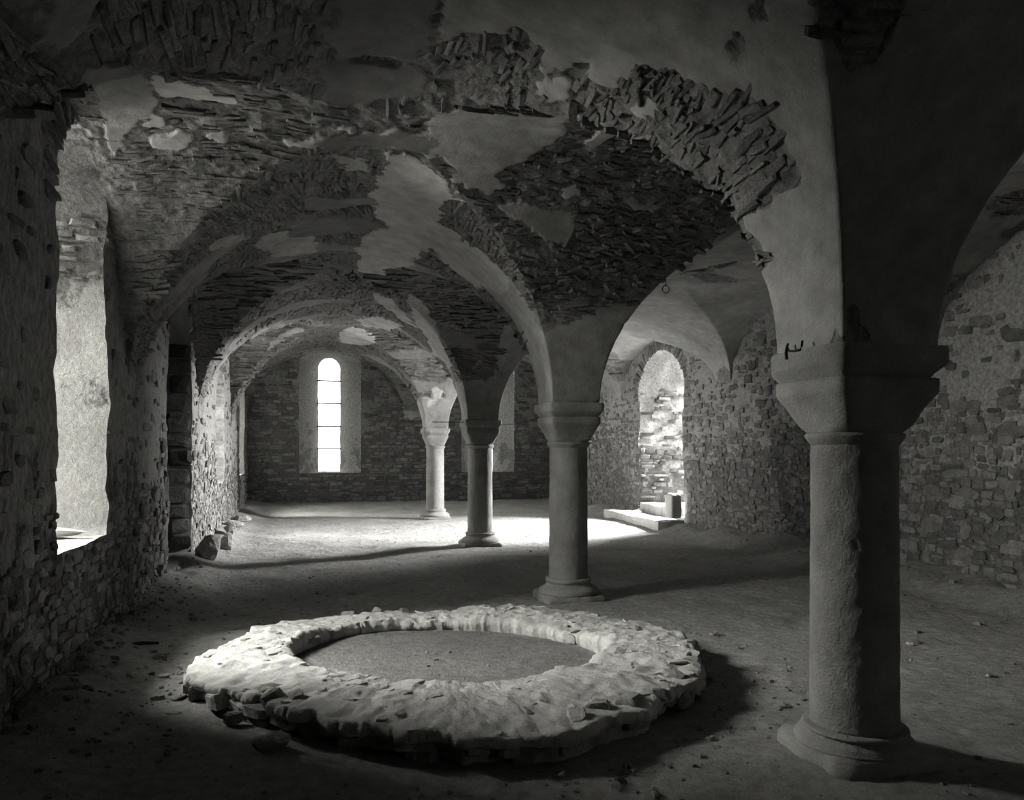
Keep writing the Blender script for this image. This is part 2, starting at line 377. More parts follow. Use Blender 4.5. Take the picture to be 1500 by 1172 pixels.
# ------------------------------------------------------------------ the floor
def build_floor():
    xs = np.arange(-2.4, 7.75, 0.030)
    ys = np.concatenate([np.arange(-1.3, 9.0, 0.030), np.arange(9.0, 22.9, 0.05)])
    X, Y = np.meshgrid(xs, ys, indexing='ij')
    Z = ground(X, Y)
    r = np.hypot(X-RING_C[0], Y-RING_C[1]); th = np.arctan2(Y-RING_C[1], X-RING_C[0])
    damp = smooth((R_IN(th)+0.06-r)/0.12)                  # trodden dark soil fills the ring
    link('floor', mesh('floor', np.stack([X, Y, Z], -1), gridfaces(len(xs), len(ys))[:, ::-1], M_GROUND, {'soil': damp}, True), kind='structure')
    for nm, x0, x1, y0, y1, z in (('ground_outside', -60, -3.4, -40, 70, 0.0), ('ground_outside', 8.9, 60, -40, 70, 0.40), ('ground_outside', -60, 60, 24, 90, -0.02)):
        link(nm, mesh(nm, [(x0, y0, z), (x1, y0, z), (x1, y1, z), (x0, y1, z)], [[(0, 1, 2, 3)]], M_GROUND), kind='structure')
build_floor()

# ------------------------------------------------------------------ the vault
def poly_sd(S, T, poly):
    """signed distance in metres (inside positive); parameters run about 5.8 m per unit"""
    q = np.array(poly, float); n = len(q)
    d = np.full(S.shape, 1e9); ins = np.zeros(S.shape, bool)
    for i in range(n):
        a = q[i]; b = q[(i+1) % n]; ab = b-a; L = max(ab@ab, 1e-12)
        h = np.clip(((S-a[0])*ab[0]+(T-a[1])*ab[1])/L, 0, 1)
        d = np.minimum(d, np.hypot(S-a[0]-h*ab[0], T-a[1]-h*ab[1]))
        c = (a[1] > T) != (b[1] > T)
        xi = a[0]+(T-a[1])*ab[0]/(ab[1] if abs(ab[1]) > 1e-12 else 1e-12)
        ins ^= c & (S < xi)
    return np.where(ins, d, -d)*5.8
def skin(s, t):
    """plaster field (metres, positive where plaster survives) and its tone"""
    X, Y, Z, u, v, gu, gv = surf(s, t)
    p = P3(X, Y, Z); sh = np.shape(X)
    nz = fbm(p, 1.1, 4, 21).reshape(sh); wob = 0.08*fbm(p, 7, 5, 22, 0.6).reshape(sh)
    streak = fbm(p*np.array([0.35, 1.6, 1.0]), 1.6, 4, 23).reshape(sh)
    sd = np.where(s > 1.16, 0.12+0.30*nz, np.where(t > 2.05, 0.25*(streak-0.42), 0.22*(nz-0.62)))
    tone = np.where(s > 1.16, 0.40, 0.30)+0.03*nz
    # piers above the capitals keep their coat
    ac = np.minimum(np.abs(s-0.93), np.abs(s-1.27)); near = (s > 0.86) & (s < 1.34)
    pier = np.where(near, (2.70+0.25*nz-Z), -1)*np.where(near, 1, 0)
    k = near & (pier > -0.15)
    sd = np.where(k, np.maximum(sd, np.clip(pier, -0.15, 0.15)), sd); tone = np.where(k & (pier > -0.05), 0.42, tone)
    # rubble cone above the second column
    cone = near | (s > 0.70) & (s < 1.5)
    cone = cone & (gv >= gu) & (t > 1.6) & (t < 2.02) & (Z > 2.72)
    sd = np.where(cone, -0.15, sd)
    front = (t < 1.03) & (s > 0.80) & (s < 1.9)             # the nearest pier is coated all up its face
    sd = np.where(front, 0.15, sd); tone = np.where(front, 0.40+0.03*nz, tone)
    for tn, poly in POLYS:
        q = np.array(poly); lo = q.min(0)-0.04; hi = q.max(0)+0.04
        m = (s > lo[0]) & (s < hi[0]) & (t > lo[1]) & (t < hi[1])
        if not m.any(): continue
        e = poly_sd(s[m], t[m], poly)+wob[m]
        if tn > 0:
            sd[m] = np.maximum(sd[m], np.clip(e, -0.15, 0.15)); tone[m] = np.where(e > -0.03, tn, tone[m])
        else:
            sd[m] = np.minimum(sd[m], np.clip(-e, -0.15, 0.15))
    return np.clip(sd, -0.15, 0.15), tone
def vault_frame(s, t):
    e = 1e-3
    def pt(a, b): return np.stack(surf(a, b)[:3], -1)
    ds = pt(s+e, t)-pt(s-e, t); dt = pt(s, t+e)-pt(s, t-e)
    ds /= np.maximum(np.linalg.norm(ds, axis=-1, keepdims=True), 1e-9); 
    n = -np.cross(ds, dt); n /= np.maximum(np.linalg.norm(n, axis=-1, keepdims=True), 1e-9)
    dt = np.cross(ds, n)
    return pt(s, t), ds, dt, n
def vault_relief(p, sd):
    """depth towards the room"""
    cov = smooth(sd/0.03+0.5)
    rough = 0.030*fbm(p, 5, 4, 31)+0.018*fbm(p, 16, 2, 32)
    sm = 0.012*fbm(p, 1.5, 3, 33)+0.003*fbm(p, 9, 2, 34)
    return cov*(0.012+sm)+(1-cov)*(0.75*rough-0.004)
def build_vault():
    sl = np.linspace(0, 1, 301); sb = np.linspace(1, 1.2, 13)[1:]; sr = np.linspace(1.2, 2.2, 141)[1:]
    s1 = np.concatenate([[-0.01], sl, sb, sr, [2.21]])
    t1 = [np.array([])]
    for k, n in enumerate((120, 340, 220, 140, 100)):
        t1.append(np.linspace(1.2*k, 1.2*k+1, n+1)); t1.append(np.linspace(1.2*k+1, 1.2*k+1.2, 13)[1:-1] if k < 4 else np.array([]))
    t1 = np.concatenate(t1)
    S, T = np.meshgrid(np.clip(s1, 0, 2.2), t1, indexing='ij')
    X, Y, Z, u, v, gu, gv = surf(S, T)
    sd, tone = skin(S, T)
    G = np.stack([X, Y, Z], -1)
    a = np.gradient(G, axis=0); b = np.gradient(G, axis=1)
    n = -np.cross(a, b); n /= np.maximum(np.linalg.norm(n, axis=-1, keepdims=True), 1e-9)
    d = vault_relief(G.reshape(-1, 3), sd.ravel()).reshape(sd.shape)
    # keep the foot of every pier tight on its capital
    d = d*smooth((Z-ZS)/0.05+0.3)
    G = G+n*d[..., None]
    G[0, :, 0] -= 0.15; G[-1, :, 0] += 0.15
    m = len(t1); q = gridfaces(len(s1), m)
    sc = (s1[:-1]+s1[1:])/2; tc = (t1[:-1]+t1[1:])/2
    hole = ((sc > 1) & (sc < 1.2))[:, None] & ((tc % 1.2) > 1)[None, :]
    flip = (u*v > 0)[:-1, :-1].ravel()
    keep = ~hole.ravel(); q = q[keep]; flip = flip[keep]
    t_a = np.where(flip[:, None], q[:, [0, 1, 2]], q[:, [0, 1, 3]]); t_b = np.where(flip[:, None], q[:, [0, 2, 3]], q[:, [1, 2, 3]])
    F = np.concatenate([t_a, t_b])[:, ::-1]
    return link('ceiling', mesh('ceiling', G, F, M_VAULT, {'plaster': sd, 'tone': tone}, True), kind='structure')
CEILING = build_vault()

# ------------------------------------------------------------------ stones: batches of irregular blocks
CTH, STH = math.cos(YAW), math.sin(YAW)
def seen_size(P, w, h):
    """how large a piece shows from the photographer's place"""
    x = P[:, 0]*CTH-P[:, 1]*STH; z = P[:, 0]*STH+P[:, 1]*CTH
    zz = np.maximum(z, 0.1); px = 750+1120*x/zz; py = 659-1120*(P[:, 2]-CAMH)/zz
    ok = (z > 0.5) & (px > 5) & (px < 1495) & (py > 5) & (py < 1167)
    return np.where(ok, w*h/zz**2, 0)
def template(rng, n, K, box):
    """n stones, unit size: rings base / shoulder / face + centre"""
    th = (np.arange(K)+0.5)*2*np.pi/K
    th = th[None]+rng.uniform(-0.9, 0.9, (n, K))*np.pi/K*0.7
    c, s = np.cos(th), np.sin(th)
    e = 0.35 if box else 0.46
    x = np.sign(c)*np.abs(c)**e*0.5; y = np.sign(s)*np.abs(s)**e*0.5
    j = 0.08 if box else 0.15
    x = x*(1+rng.uniform(-j, j, x.shape)); y = y*(1+rng.uniform(-j*1.6, j*1.6, y.shape))
    tx = rng.uniform(-0.35, 0.35, (n, 1)); ty = rng.uniform(-0.5, 0.5, (n, 1))
    z0 = np.full_like(x, -1.6)
    z1 = 0.62+rng.uniform(-0.25, 0.15, x.shape)+tx*x+ty*y
    z2 = 1.0+rng.uniform(-0.15, 0.15, x.shape)+tx*x*1.4+ty*y*1.4
    sh = rng.uniform(0.66, 0.86, (n, 1))
    cx = rng.uniform(-0.1, 0.1, (n, 1)); cy = rng.uniform(-0.1, 0.1, (n, 1))
    cen = np.stack([cx[:, 0], cy[:, 0], 1.0+rng.uniform(-0.05, 0.2, n)], -1)[:, None]
    return np.concatenate([np.stack([x*1.02, y*1.02, z0], -1), np.stack([x, y, z1], -1), np.stack([x*sh+cx, y*sh+cy, z2], -1), cen], 1)
def stone_faces(K):
    k = np.arange(K); k2 = (k+1) % K
    quads = np.concatenate([np.stack([k, k2, K+k2, K+k], 1), np.stack([K+k, K+k2, 2*K+k2, 2*K+k], 1)])
    tris = np.stack([2*K+k, 2*K+k2, 0*k+3*K], 1)
    return quads, tris
def lay_stones(owner, name, P, A, B, N, w, h, d, tone, mat, mat1, seed, K=7, box=False, n_single=300):
    """the pieces that show largest become parts of their own, the rest one joined part"""
    rng = np.random.default_rng(seed)
    size = seen_size(P, w, h); order = np.argsort(-size)
    single = order[:n_single]; single = single[size[single] > 0]
    rest = np.setdiff1d(np.arange(len(P)), single)
    qf, tf = stone_faces(K); nv = 3*K+1
    if len(rest):
        U = template(rng, len(rest), K, box)
        W = (P[rest][:, None]+A[rest][:, None]*(U[..., 0:1]*w[rest][:, None, None])+B[rest][:, None]*(U[..., 1:2]*h[rest][:, None, None])
             + N[rest][:, None]*(U[..., 2:3]*d[rest][:, None, None]))
        off = (np.arange(len(rest))*nv)[:, None, None]
        me = mesh(name+'_infill', W, [(qf[None]+off).reshape(-1, 4), (tf[None]+off).reshape(-1, 3)], mat, {'tone': np.repeat(tone[rest], nv)})
        link(name+'_infill', me, owner, kind='stuff')
    var = []
    for i in range(16):
        U = template(rng, 1, K, box)[0]
        var.append(mesh(name, U, [qf, tf], mat1))
    for i in single:
        o = bpy.data.objects.new(name, var[int(rng.integers(16))]); COL.objects.link(o); o.parent = owner
        M = Matrix(((A[i, 0]*w[i], B[i, 0]*h[i], N[i, 0]*d[i], P[i, 0]), (A[i, 1]*w[i], B[i, 1]*h[i], N[i, 1]*d[i], P[i, 1]), (A[i, 2]*w[i], B[i, 2]*h[i], N[i, 2]*d[i], P[i, 2]), (0, 0, 0, 1)))
        o.matrix_world = M

def vault_stones():
    rng = np.random.default_rng(5); out = []
    for k in range(5):
        ta, tb = 1.2*k, 1.2*k+(1.2 if k < 4 else 1.0)
        big = 1.0 if k < 2 else 1.25
        t = ta+0.02                                   # courses of the cross cells run across the hall
        while t < tb:
            h = rng.uniform(0.022, 0.055)*big; dt = h/5.8
            w = rng.uniform(0.09, 0.34, 130)*big; s = np.cumsum(w)/5.8
            m = s < 2.2
            out.append((s[m], np.full(m.sum(), t+dt/2)+rng.uniform(-.2, .2, m.sum())*dt, w[m]*0.94, np.full(m.sum(), h)*rng.uniform(.6, 1.0, m.sum()), np.zeros(m.sum())))
            t += dt
        s0 = 0.01
        while s0 < 2.19:                               # courses of the aisle tunnel run along it
            h = rng.uniform(0.022, 0.055)*big; ds = h/5.8
            w = rng.uniform(0.09, 0.34, 70)*big; t_ = ta+np.cumsum(w)/5.8
            m = t_ < tb
            out.append((np.full(m.sum(), s0+ds/2)+rng.uniform(-.2, .2, m.sum())*ds, t_[m], w[m]*0.94, np.full(m.sum(), h)*rng.uniform(.6, 1.0, m.sum()), np.ones(m.sum())))
            s0 += ds
    s, t, w, h, typ = [np.concatenate(c) for c in zip(*out)]
    X, Y, Z, u, v, gu, gv = surf(s, t)
    cross = (gv >= gu)
    ok = np.where(typ == 0, cross, ~cross) & ~((s > 0.995) & (s < 1.205) & (t % 1.2 > 0.995)) & (np.abs(gu-gv) > 0.004)
    ok &= rng.random(len(s)) < 0.72
    ok &= Y > 0.5
    js = np.where((s > 1) & (s < 1.2), 1, np.sin(np.pi*np.where(s <= 1, s, np.clip(s-1.2, 0, 1))))
    jt = np.where(t % 1.2 > 1, 1, np.sin(np.pi*np.clip(t % 1.2, 0, 1)))
    ok &= rng.random(len(s)) < np.clip(np.where(typ == 0, js, jt)*1.4+0.2, 0, 1)
    ok &= (typ == 1) | ((X-w/2 > XL(Y)+0.03) & (X+w/2 < XR-0.03))
    ok &= ~((s > 0.93) & (s < 1.27) & (Z < 2.85)) & ~((np.abs(gu-gv) < 0.03) & (s > 0.86) & (s < 1.34)) & (s > 0.05) & (s < 2.15)
    s, t, w, h, typ = s[ok], t[ok], w[ok], h[ok], typ[ok]
    sd, tone = skin(s, t)
    ok = sd < -0.025
    s, t, w, h, typ, sd = s[ok], t[ok], w[ok], h[ok], typ[ok], sd[ok]
    P, A, B, N = vault_frame(s, t)
    a = np.where(typ[:, None] == 0, A, B); b = np.where(typ[:, None] == 0, B, -A)
    g = fbm(P, 1.3, 3, 41); g2 = fbm(P, 0.8, 3, 42)
    w = w*(1+0.35*g); h = h*(1+0.3*g)
    cone = (s > 0.68) & (s < 1.5) & (t > 1.6) & (t < 2.02) & (typ == 0)       # hacked rubble over the second column
    vous = (s > 0.5) & (s < 0.97) & (t > 0.95) & (t < 1.6) & (typ == 1)
    w = np.where(cone, w*0.55, np.where(vous, w*rng.uniform(.5, .95, len(w)), w)); h = np.where(cone, h*1.5, h)
    rot = rng.normal(0, 1, len(s))*np.where(cone, 0.40, np.where(vous, 0.20, 0.10))+0.25*g2
    a2 = a*np.cos(rot)[:, None]+b*np.sin(rot)[:, None]; b2 = -a*np.sin(rot)[:, None]+b*np.cos(rot)[:, None]
    d = rng.uniform(0.004, 0.020, len(s))*(1+0.8*np.clip(g, -0.6, 1))*np.where(cone, 1.8, 1)
    P = P+N*vault_relief(P, sd)[:, None]
    tn = np.clip(rng.uniform(0, 1, len(s))*0.65+0.3*(g2+0.5)*0.8, 0, 1)
    tn = np.where(cone, tn*0.45, np.where(vous, 0.35+0.65*tn, tn))
    lay_stones(CEILING, 'slate', P, a2, b2, N, w, h, d, tn, M_VSLATE, M_VSLATE_1, 77, K=6, box=True)
vault_stones()

# ------------------------------------------------------------------ walls
def arch(c, w, sill, spring, n=(26, 34, 26, 20), rise=None):
    """closed outline, from the left foot up, over and back along the sill"""
    r = w/2; ry = rise or r
    a = [(c-r, sill+(spring-sill)*i/n[0]) for i in range(n[0])]
    a += [(c-r*math.cos(math.pi*i/n[1]), spring+ry*math.sin(math.pi*i/n[1])) for i in range(n[1])]
    a += [(c+r, spring+(sill-spring)*i/n[2]) for i in range(n[2])]
    a += [(c+r-w*i/n[3], sill) for i in range(n[3])]
    return np.array(a)
def inside(S, T, q):
    ins = np.zeros(S.shape, bool)
    for i in range(len(q)):
        a = q[i]; b = q[(i+1) % len(q)]
        if a[1] == b[1]: continue
        c = (a[1] > T) != (b[1] > T)
        ins ^= c & (S < a[0]+(T-a[1])*(b[0]-a[0])/(b[1]-a[1]))
    return ins
def snap(S, T, q):
    bd = np.full(S.shape, 1e9); bs = S.copy(); bt = T.copy()
    for i in range(len(q)):
        a = q[i]; b = q[(i+1) % len(q)]; ab = b-a; L = max(ab@ab, 1e-12)
        h = np.clip(((S-a[0])*ab[0]+(T-a[1])*ab[1])/L, 0, 1)
        x = a[0]+h*ab[0]; y = a[1]+h*ab[1]; d = np.hypot(S-x, T-y)
        m = d < bd; bd[m] = d[m]; bs[m] = x[m]; bt[m] = y[m]
    return bs, bt, bd
class Wall:
    def __init__(self, name, place, axis, normal, rng, res, mat, seed, rough=(0.030, 0.014)):
        self.name, self.place, self.axis, self.n, self.rng, self.res, self.mat, self.seed, self.rough = name, place, np.array(axis, float), np.array(normal, float), rng, res, mat, seed, rough
        self.open = []
    def disp(self, P):
        return self.rough[0]*fbm(P, 1.3, 3, self.seed)+self.rough[1]*fbm(P, 7, 3, self.seed+3)
    def pt(self, S, T, rel=True):
        P = self.place(np.asarray(S, float), np.asarray(T, float))
        if rel: P = P+self.n*self.disp(P.reshape(-1, 3)).reshape(P.shape[:-1])[..., None]
        return P
    def build(self):
        s0, s1, t0, t1 = self.rng
        s = np.arange(s0, s1+1e-6, self.res); t = np.arange(t0, t1+1e-6, self.res)
        S, T = np.meshgrid(s, t, indexing='ij'); S = S.copy(); T = T.copy()
        Sc = (S[:-1, :-1]+S[1:, 1:])/2; Tc = (T[:-1, :-1]+T[1:, 1:])/2
        kill = np.zeros(Sc.shape, bool); S2, T2 = S.copy(), T.copy()
        for o in self.open:
            kill |= inside(Sc, Tc, o['q'])
        for o in self.open:
            q = o['q']; m = (S > q[:, 0].min()-.2) & (S < q[:, 0].max()+.2) & (T > q[:, 1].min()-.2) & (T < q[:, 1].max()+.2)
            bs, bt, bd = snap(S[m], T[m], q)
            ins = inside(S[m], T[m], q)
            g = (bd < self.res*0.75) | (ins & (bd < self.res*1.6))
            x = S2[m]; x[g] = bs[g]; S2[m] = x
            y = T2[m]; y[g] = bt[g]; T2[m] = y
        P = self.pt(S2, T2)
        F = gridfaces(len(s), len(t))[~kill.ravel()]
        o = link(self.name, mesh(self.name, P, F, self.mat, None, True), kind='structure')
        self.obj = o
        for k in self.open: self.reveal(k)
        return o
    def reveal(self, o):
        K = 22; q, q2 = o['q'], o['q2']; D = o['depth']
        f = np.linspace(0, 1, K)[:, None, None]
        st = q[None]*(1-f)+q2[None]*f
        P = self.pt(st[..., 0], st[..., 1], False)-self.n*(D*f)
        c = st.mean(1, keepdims=True); dr = st-c; dr = dr/np.linalg.norm(dr, axis=-1, keepdims=True)
        d3 = -(self.axis*dr[..., 0:1]+np.array([0, 0, 1.0])*dr[..., 1:2])
        amp = o.get('amp', 0.022)
        nz = amp*fbm(P.reshape(-1, 3), 2.2, 3, self.seed+7)+0.5*amp*fbm(P.reshape(-1, 3), 9, 2, self.seed+8)
        P = P+d3*(nz.reshape(P.shape[:-1])*smooth(f[..., 0]*6))[..., None]
        w = 1-smooth(f*4)
        P = P+self.n*(self.disp(P.reshape(-1, 3)).reshape(P.shape[:-1])[..., None]*w)
        F = gridfaces(K, len(q), True)
        link('reveal', mesh('reveal', P, F, o['mat'], None, True), self.obj)
        if o.get('blind'):
            b = self.pt(q2[:, 0], q2[:, 1], False)-self.n*(D-0.02)
            c = b.mean(0)[None]; n = len(b); i = np.arange(n)
            link('blocking', mesh('blocking', np.concatenate([b, c]), [np.stack([i, (i+1) % n, 0*i+n], 1)], M_JAMB_DARK), self.obj)
    def courses(self, rng, hr, wr, dr, keep, s_rng=None, t_rng=None, jitter=0.2):
        s0, s1 = s_rng or self.rng[:2]; t0, t1 = t_rng or self.rng[2:]
        out = []; t = t0
        while t < t1:
            h = rng.uniform(*hr)
            n = int((s1-s0)/wr[0])+2; w = rng.uniform(wr[0], wr[1], n); s = s0+np.cumsum(w)-w/2
            m = s < s1
            hh = h*rng.uniform(0.72, 1.05, n)
            out.append(np.stack([s, t+h/2+rng.uniform(-jitter, jitter, n)*h, w*rng.uniform(.8, .98, n), hh], 1)[m]); t += h
        q = np.concatenate(out)
        ok = np.ones(len(q), bool)
        for o in self.open:
            for a_ in (-.5, 0, .5):
                for b_ in (-.5, .5): ok &= ~inside(q[:, 0]+a_*q[:, 2]*1.1, q[:, 1]+b_*q[:, 3], o['q'])
        P = self.place(q[:, 0], q[:, 1])
        ok &= keep(P, q, rng)
        q = q[ok]; P = P[ok]
        d = rng.uniform(*dr, len(q))
        P = P+self.n*(self.disp(P))[:, None]
        A = np.repeat(self.axis[None], len(q), 0); B = np.repeat(np.array([[0, 0, 1.0]]), len(q), 0); N = np.repeat(self.n[None], len(q), 0)
        r = rng.normal(0, 0.05, len(q))[:, None]
        A, B = A*np.cos(r)+B*np.sin(r), -A*np.sin(r)+B*np.cos(r)
        return P, A, B, N, q[:, 2], q[:, 3], d
def under_vault(P, inset=0.06):
    """wall pieces only where the wall shows below the vault"""
    x = np.clip(P[:, 0], XL(P[:, 1])+1e-4, XR-1e-4); y = np.clip(P[:, 1], YF+1e-4, YB-1e-4)
    s, t = inv(x, y); return P[:, 2] < surf(s, t)[2]+0.02-inset*0
AXL = np.array([-0.0150, 1.0, 0]); AXL /= np.linalg.norm(AXL); NL = np.array([AXL[1], -AXL[0], 0])
WL = Wall('wall_left', lambda s, t: np.stack([XL(s)+0*t, s+0*t, t+0*s], -1), AXL, NL, (-1.2, 22.7, -0.15, 5.2), 0.04, M_LEFT, 50)
WR = Wall('wall_right', lambda s, t: np.stack([XR+0*s+0*t, s+0*t, t+0*s], -1), (0, 1, 0), (-1, 0, 0), (-1.2, 22.7, -0.15, 5.2), 0.05, M_RIGHT, 60, (0.045, 0.02))
WB = Wall('wall_back', lambda s, t: np.stack([s+0*t, YB+0*s+0*t, t+0*s], -1), (1, 0, 0), (0, -1, 0), (-2.3, 7.6, -0.15, 5.2), 0.05, M_BACK, 70, (0.02, 0.012))
WF = Wall('wall_front', lambda s, t: np.stack([s+0*t, YF+0*s+0*t, t+0*s], -1), (1, 0, 0), (0, 1, 0), (-2.3, 7.6, -0.15, 5.2), 0.08, M_FRONT, 80)
# left wall: glazed lancets in bays 2, 4, 5 and a blocked doorway in bay 3
WL.open = [dict(q=arch(6.36, 1.27, 0.93, 3.42, rise=0.62), q2=arch(6.30, 1.10, 1.0, 3.45, rise=.5), depth=1.05, mat=M_JAMB),
           dict(q=arch(10.88, 1.95, 0.16, 3.02, rise=0.88), q2=arch(10.85, 1.05, 0.2, 2.75), depth=1.15, mat=M_JAMB_DARK, blind=True),
           dict(q=arch(15.72, 1.35, 1.0, 3.15), q2=arch(15.55, 0.75, 1.05, 3.3), depth=1.05, mat=M_JAMB),
           dict(q=arch(20.75, 1.45, 1.0, 3.4), q2=arch(20.55, 0.75, 1.05, 3.5), depth=1.05, mat=M_JAMB)]
WR.open = [dict(q=arch(15.60, 2.3, 0.22, 2.85, rise=0.98), q2=arch(15.35, 1.75, 0.42, 2.85, rise=0.8), depth=1.55, mat=M_JAMB_DOOR, amp=0.05)]
WB.open = [dict(q=arch(0.30, 1.72, 0.97, 4.15, rise=0.3), q2=arch(0.28, 0.62, 0.99, 4.03), depth=0.75, mat=M_JAMB_GREY),
           dict(q=arch(4.92, 1.62, 0.97, 4.15, rise=0.3), q2=arch(4.92, 0.62, 0.99, 4.03), depth=0.75, mat=M_JAMB_GREY)]
# slit added unseen behind the camera, right aisle: sky fill for the nearest column
WF.open = [dict(q=arch(4.95, 1.62, 0.97, 3.62, rise=0.3), q2=arch(4.95, 0.26, 1.4, 3.3), depth=0.75, mat=M_JAMB_GREY)]
for w_ in (WL, WR, WB, WF): w_.build()
link('sky_block_sheet', mesh('sky_block_sheet', [(-3.2, -1.6, 5.15), (9.0, -1.6, 5.15), (9.0, 23.6, 5.15), (-3.2, 23.6, 5.15)], [[(0, 1, 2, 3)]], M_FRONT), kind='structure')  # flat sheet added unseen above the vault, stops sky light leaking through seams

# sky portals in the openings
def portal_of(w, o, extra=0.04):
    q = o['q2']; c = (q.min(0)+q.max(0))/2; sz = np.ptp(q, axis=0)
    p = w.pt(c[0], c[1], False)-w.n*(o['depth']+extra)
    portal('sky_portal', p, w.n, sz[0]+0.1, sz[1]+0.1)
for w_, k in ((WL, 0), (WL, 2), (WL, 3), (WR, 0), (WB, 0), (WB, 1), (WF, 0)): portal_of(w_, w_.open[k])

# glazing: panes between iron bars
def glaze(n, w, o):
    q = o['q2']; s0, t0 = q.min(0); s1, t1 = q.max(0); D = o['depth']-0.04
    root = bpy.data.objects.new('window_%d' % n, None); COL.objects.link(root); root['kind'] = 'structure'
    N = 5; hs = np.linspace(t0, t1, N+1)
    def slab(a0, a1, b0, b1, th):
        V = [w.pt(a, b, False)-w.n*(D+z) for z in (-th/2, th/2) for a, b in ((a0, b0), (a1, b0), (a1, b1), (a0, b1))]
        return np.array(V), [[(0, 1, 2, 3), (7, 6, 5, 4), (0, 4, 5, 1), (1, 5, 6, 2), (2, 6, 7, 3), (3, 7, 4, 0)]]
    for i in range(N):
        V, F = slab(s0-0.02, s1+0.02, hs[i], hs[i+1], 0.006); link('pane', mesh('pane', V, F, M_GLASS), root)
        if i:
            V, F = slab(s0-0.03, s1+0.03, hs[i]-0.018, hs[i]+0.018, 0.03); link('glazing_bar', mesh('glazing_bar', V, F, M_IRON), root)
for n_, (w_, k) in enumerate(((WB, 0), (WB, 1), (WL, 0), (WL, 2), (WL, 3), (WF, 0)), 1): glaze(n_, w_, w_.open[k])  # the last one glazes the added fill slit behind the camera

# dressed blocks of the jambs that face the room
def jamb_blocks(w, o, side, mat, z0, z1, hr, seed, name='block'):
    """blocks bonded up one splay; side +1 is the far jamb"""
    rng = np.random.default_rng(seed)
    e0 = o['q'][:, 0].max() if side > 0 else o['q'][:, 0].min(); e1 = o['q2'][:, 0].max() if side > 0 else o['q2'][:, 0].min()
    pa = w.pt(e0, 0, False); pb = w.pt(e1, 0, False)-w.n*o['depth']
    ax = pb-pa; L = np.linalg.norm(ax); ax /= L; up = np.array([0, 0, 1.0]); nn = np.cross(ax, up)*(-1 if side > 0 else 1)
    if nn@w.axis*side > 0: nn = -nn
    z = z0; row = 0
    while z < z1:
        h = rng.uniform(*hr); x = -0.0
        while x < L-0.02:
            l = min(rng.uniform(0.28, 0.62), L-x)
            if L-x-l < 0.12: l = L-x
            U = template(rng, 1, 8, True)[0]
            d = rng.uniform(0.03, 0.055)
            c = pa+ax*(x+l/2)+up*(z+h/2)-np.array([0, 0, pa[2]])
            V = c+np.outer(U[:, 0]*(l-0.02), ax)+np.outer(U[:, 1]*(h-0.02), up)+np.outer(np.clip(U[:, 2], -.6, 1.2)*d, nn)
            q, t = stone_faces(8)
            link(name, mesh(name, V, [q, t], mat), w.obj)
            x += l
        z += h; row += 1
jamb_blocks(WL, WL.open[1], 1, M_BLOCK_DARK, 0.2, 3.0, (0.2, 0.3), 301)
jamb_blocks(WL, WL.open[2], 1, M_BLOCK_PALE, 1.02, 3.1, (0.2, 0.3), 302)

# stones of the walls
rg = np.random.default_rng(9)
def cat_layers(L): return [np.concatenate(c) for c in zip(*L)]
def keep_right(P, q, rng):
    g = fbm(P, 0.9, 4, 91)
    cover = 0.60*(P[:, 2]-1.6)/1.2+0.65*g                 # render survives high up
    return under_vault(P) & (rng.random(len(P)) > np.clip(cover, 0.12, 0.80)) & (P[:, 1] > 3.5)
L_ = [WR.courses(rg, (0.05, 0.12), (0.06, 0.24), (0.004, 0.018), keep_right, jitter=0.45),
      WR.courses(rg, (0.10, 0.20), (0.12, 0.38), (0.008, 0.030), lambda P, q, r: keep_right(P, q, r) & (r.random(len(P)) < 0.42), jitter=0.5)]
P, A, B, N, w_, h_, d_ = cat_layers(L_)
lay_stones(WR.obj, 'stone', P, A, B, N, w_, h_, d_, np.clip(rg.random(len(P))*0.8+0.2*fbm(P, 1, 2, 92)+.1, 0, 1), M_RUBBLE, M_RUBBLE_1, 101, K=8)
def keep_left(P, q, rng):
    g = fbm(P, 1.0, 4, 93)
    cover = 0.9*(P[:, 2]-0.85)/0.8+0.6*g
    far = (P[:, 1] > 8.5)
    return under_vault(P) & (rng.random(len(P)) > np.clip(cover-0.1*far, 0.10, 0.86)) & (P[:, 1] > 1.0)
L_ = [WL.courses(rg, (0.04, 0.10), (0.06, 0.24), (0.004, 0.024), keep_left, jitter=0.4),
      WL.courses(rg, (0.08, 0.17), (0.10, 0.36), (0.012, 0.040), lambda P, q, r: keep_left(P, q, r) & (r.random(len(P)) < 0.35), jitter=0.5)]
P, A, B, N, w_, h_, d_ = cat_layers(L_)
lay_stones(WL.obj, 'stone', P, A, B, N, w_, h_, d_, rg.random(len(P)), M_RUBBLE, M_RUBBLE_1, 102, K=7)
def keep_back(P, q, rng):
    return under_vault(P) & (rng.random(len(P)) > 0.12)
P, A, B, N, w_, h_, d_ = WB.courses(rg, (0.05, 0.12), (0.12, 0.46), (0.01, 0.035), keep_back, jitter=0.15)
lay_stones(WB.obj, 'stone', P, A, B, N, w_, h_, d_, rg.random(len(P))*0.8+0.2*np.clip(P[:, 2]/3, 0, 1), M_SLATE, M_SLATE_1, 103, K=6, box=True)

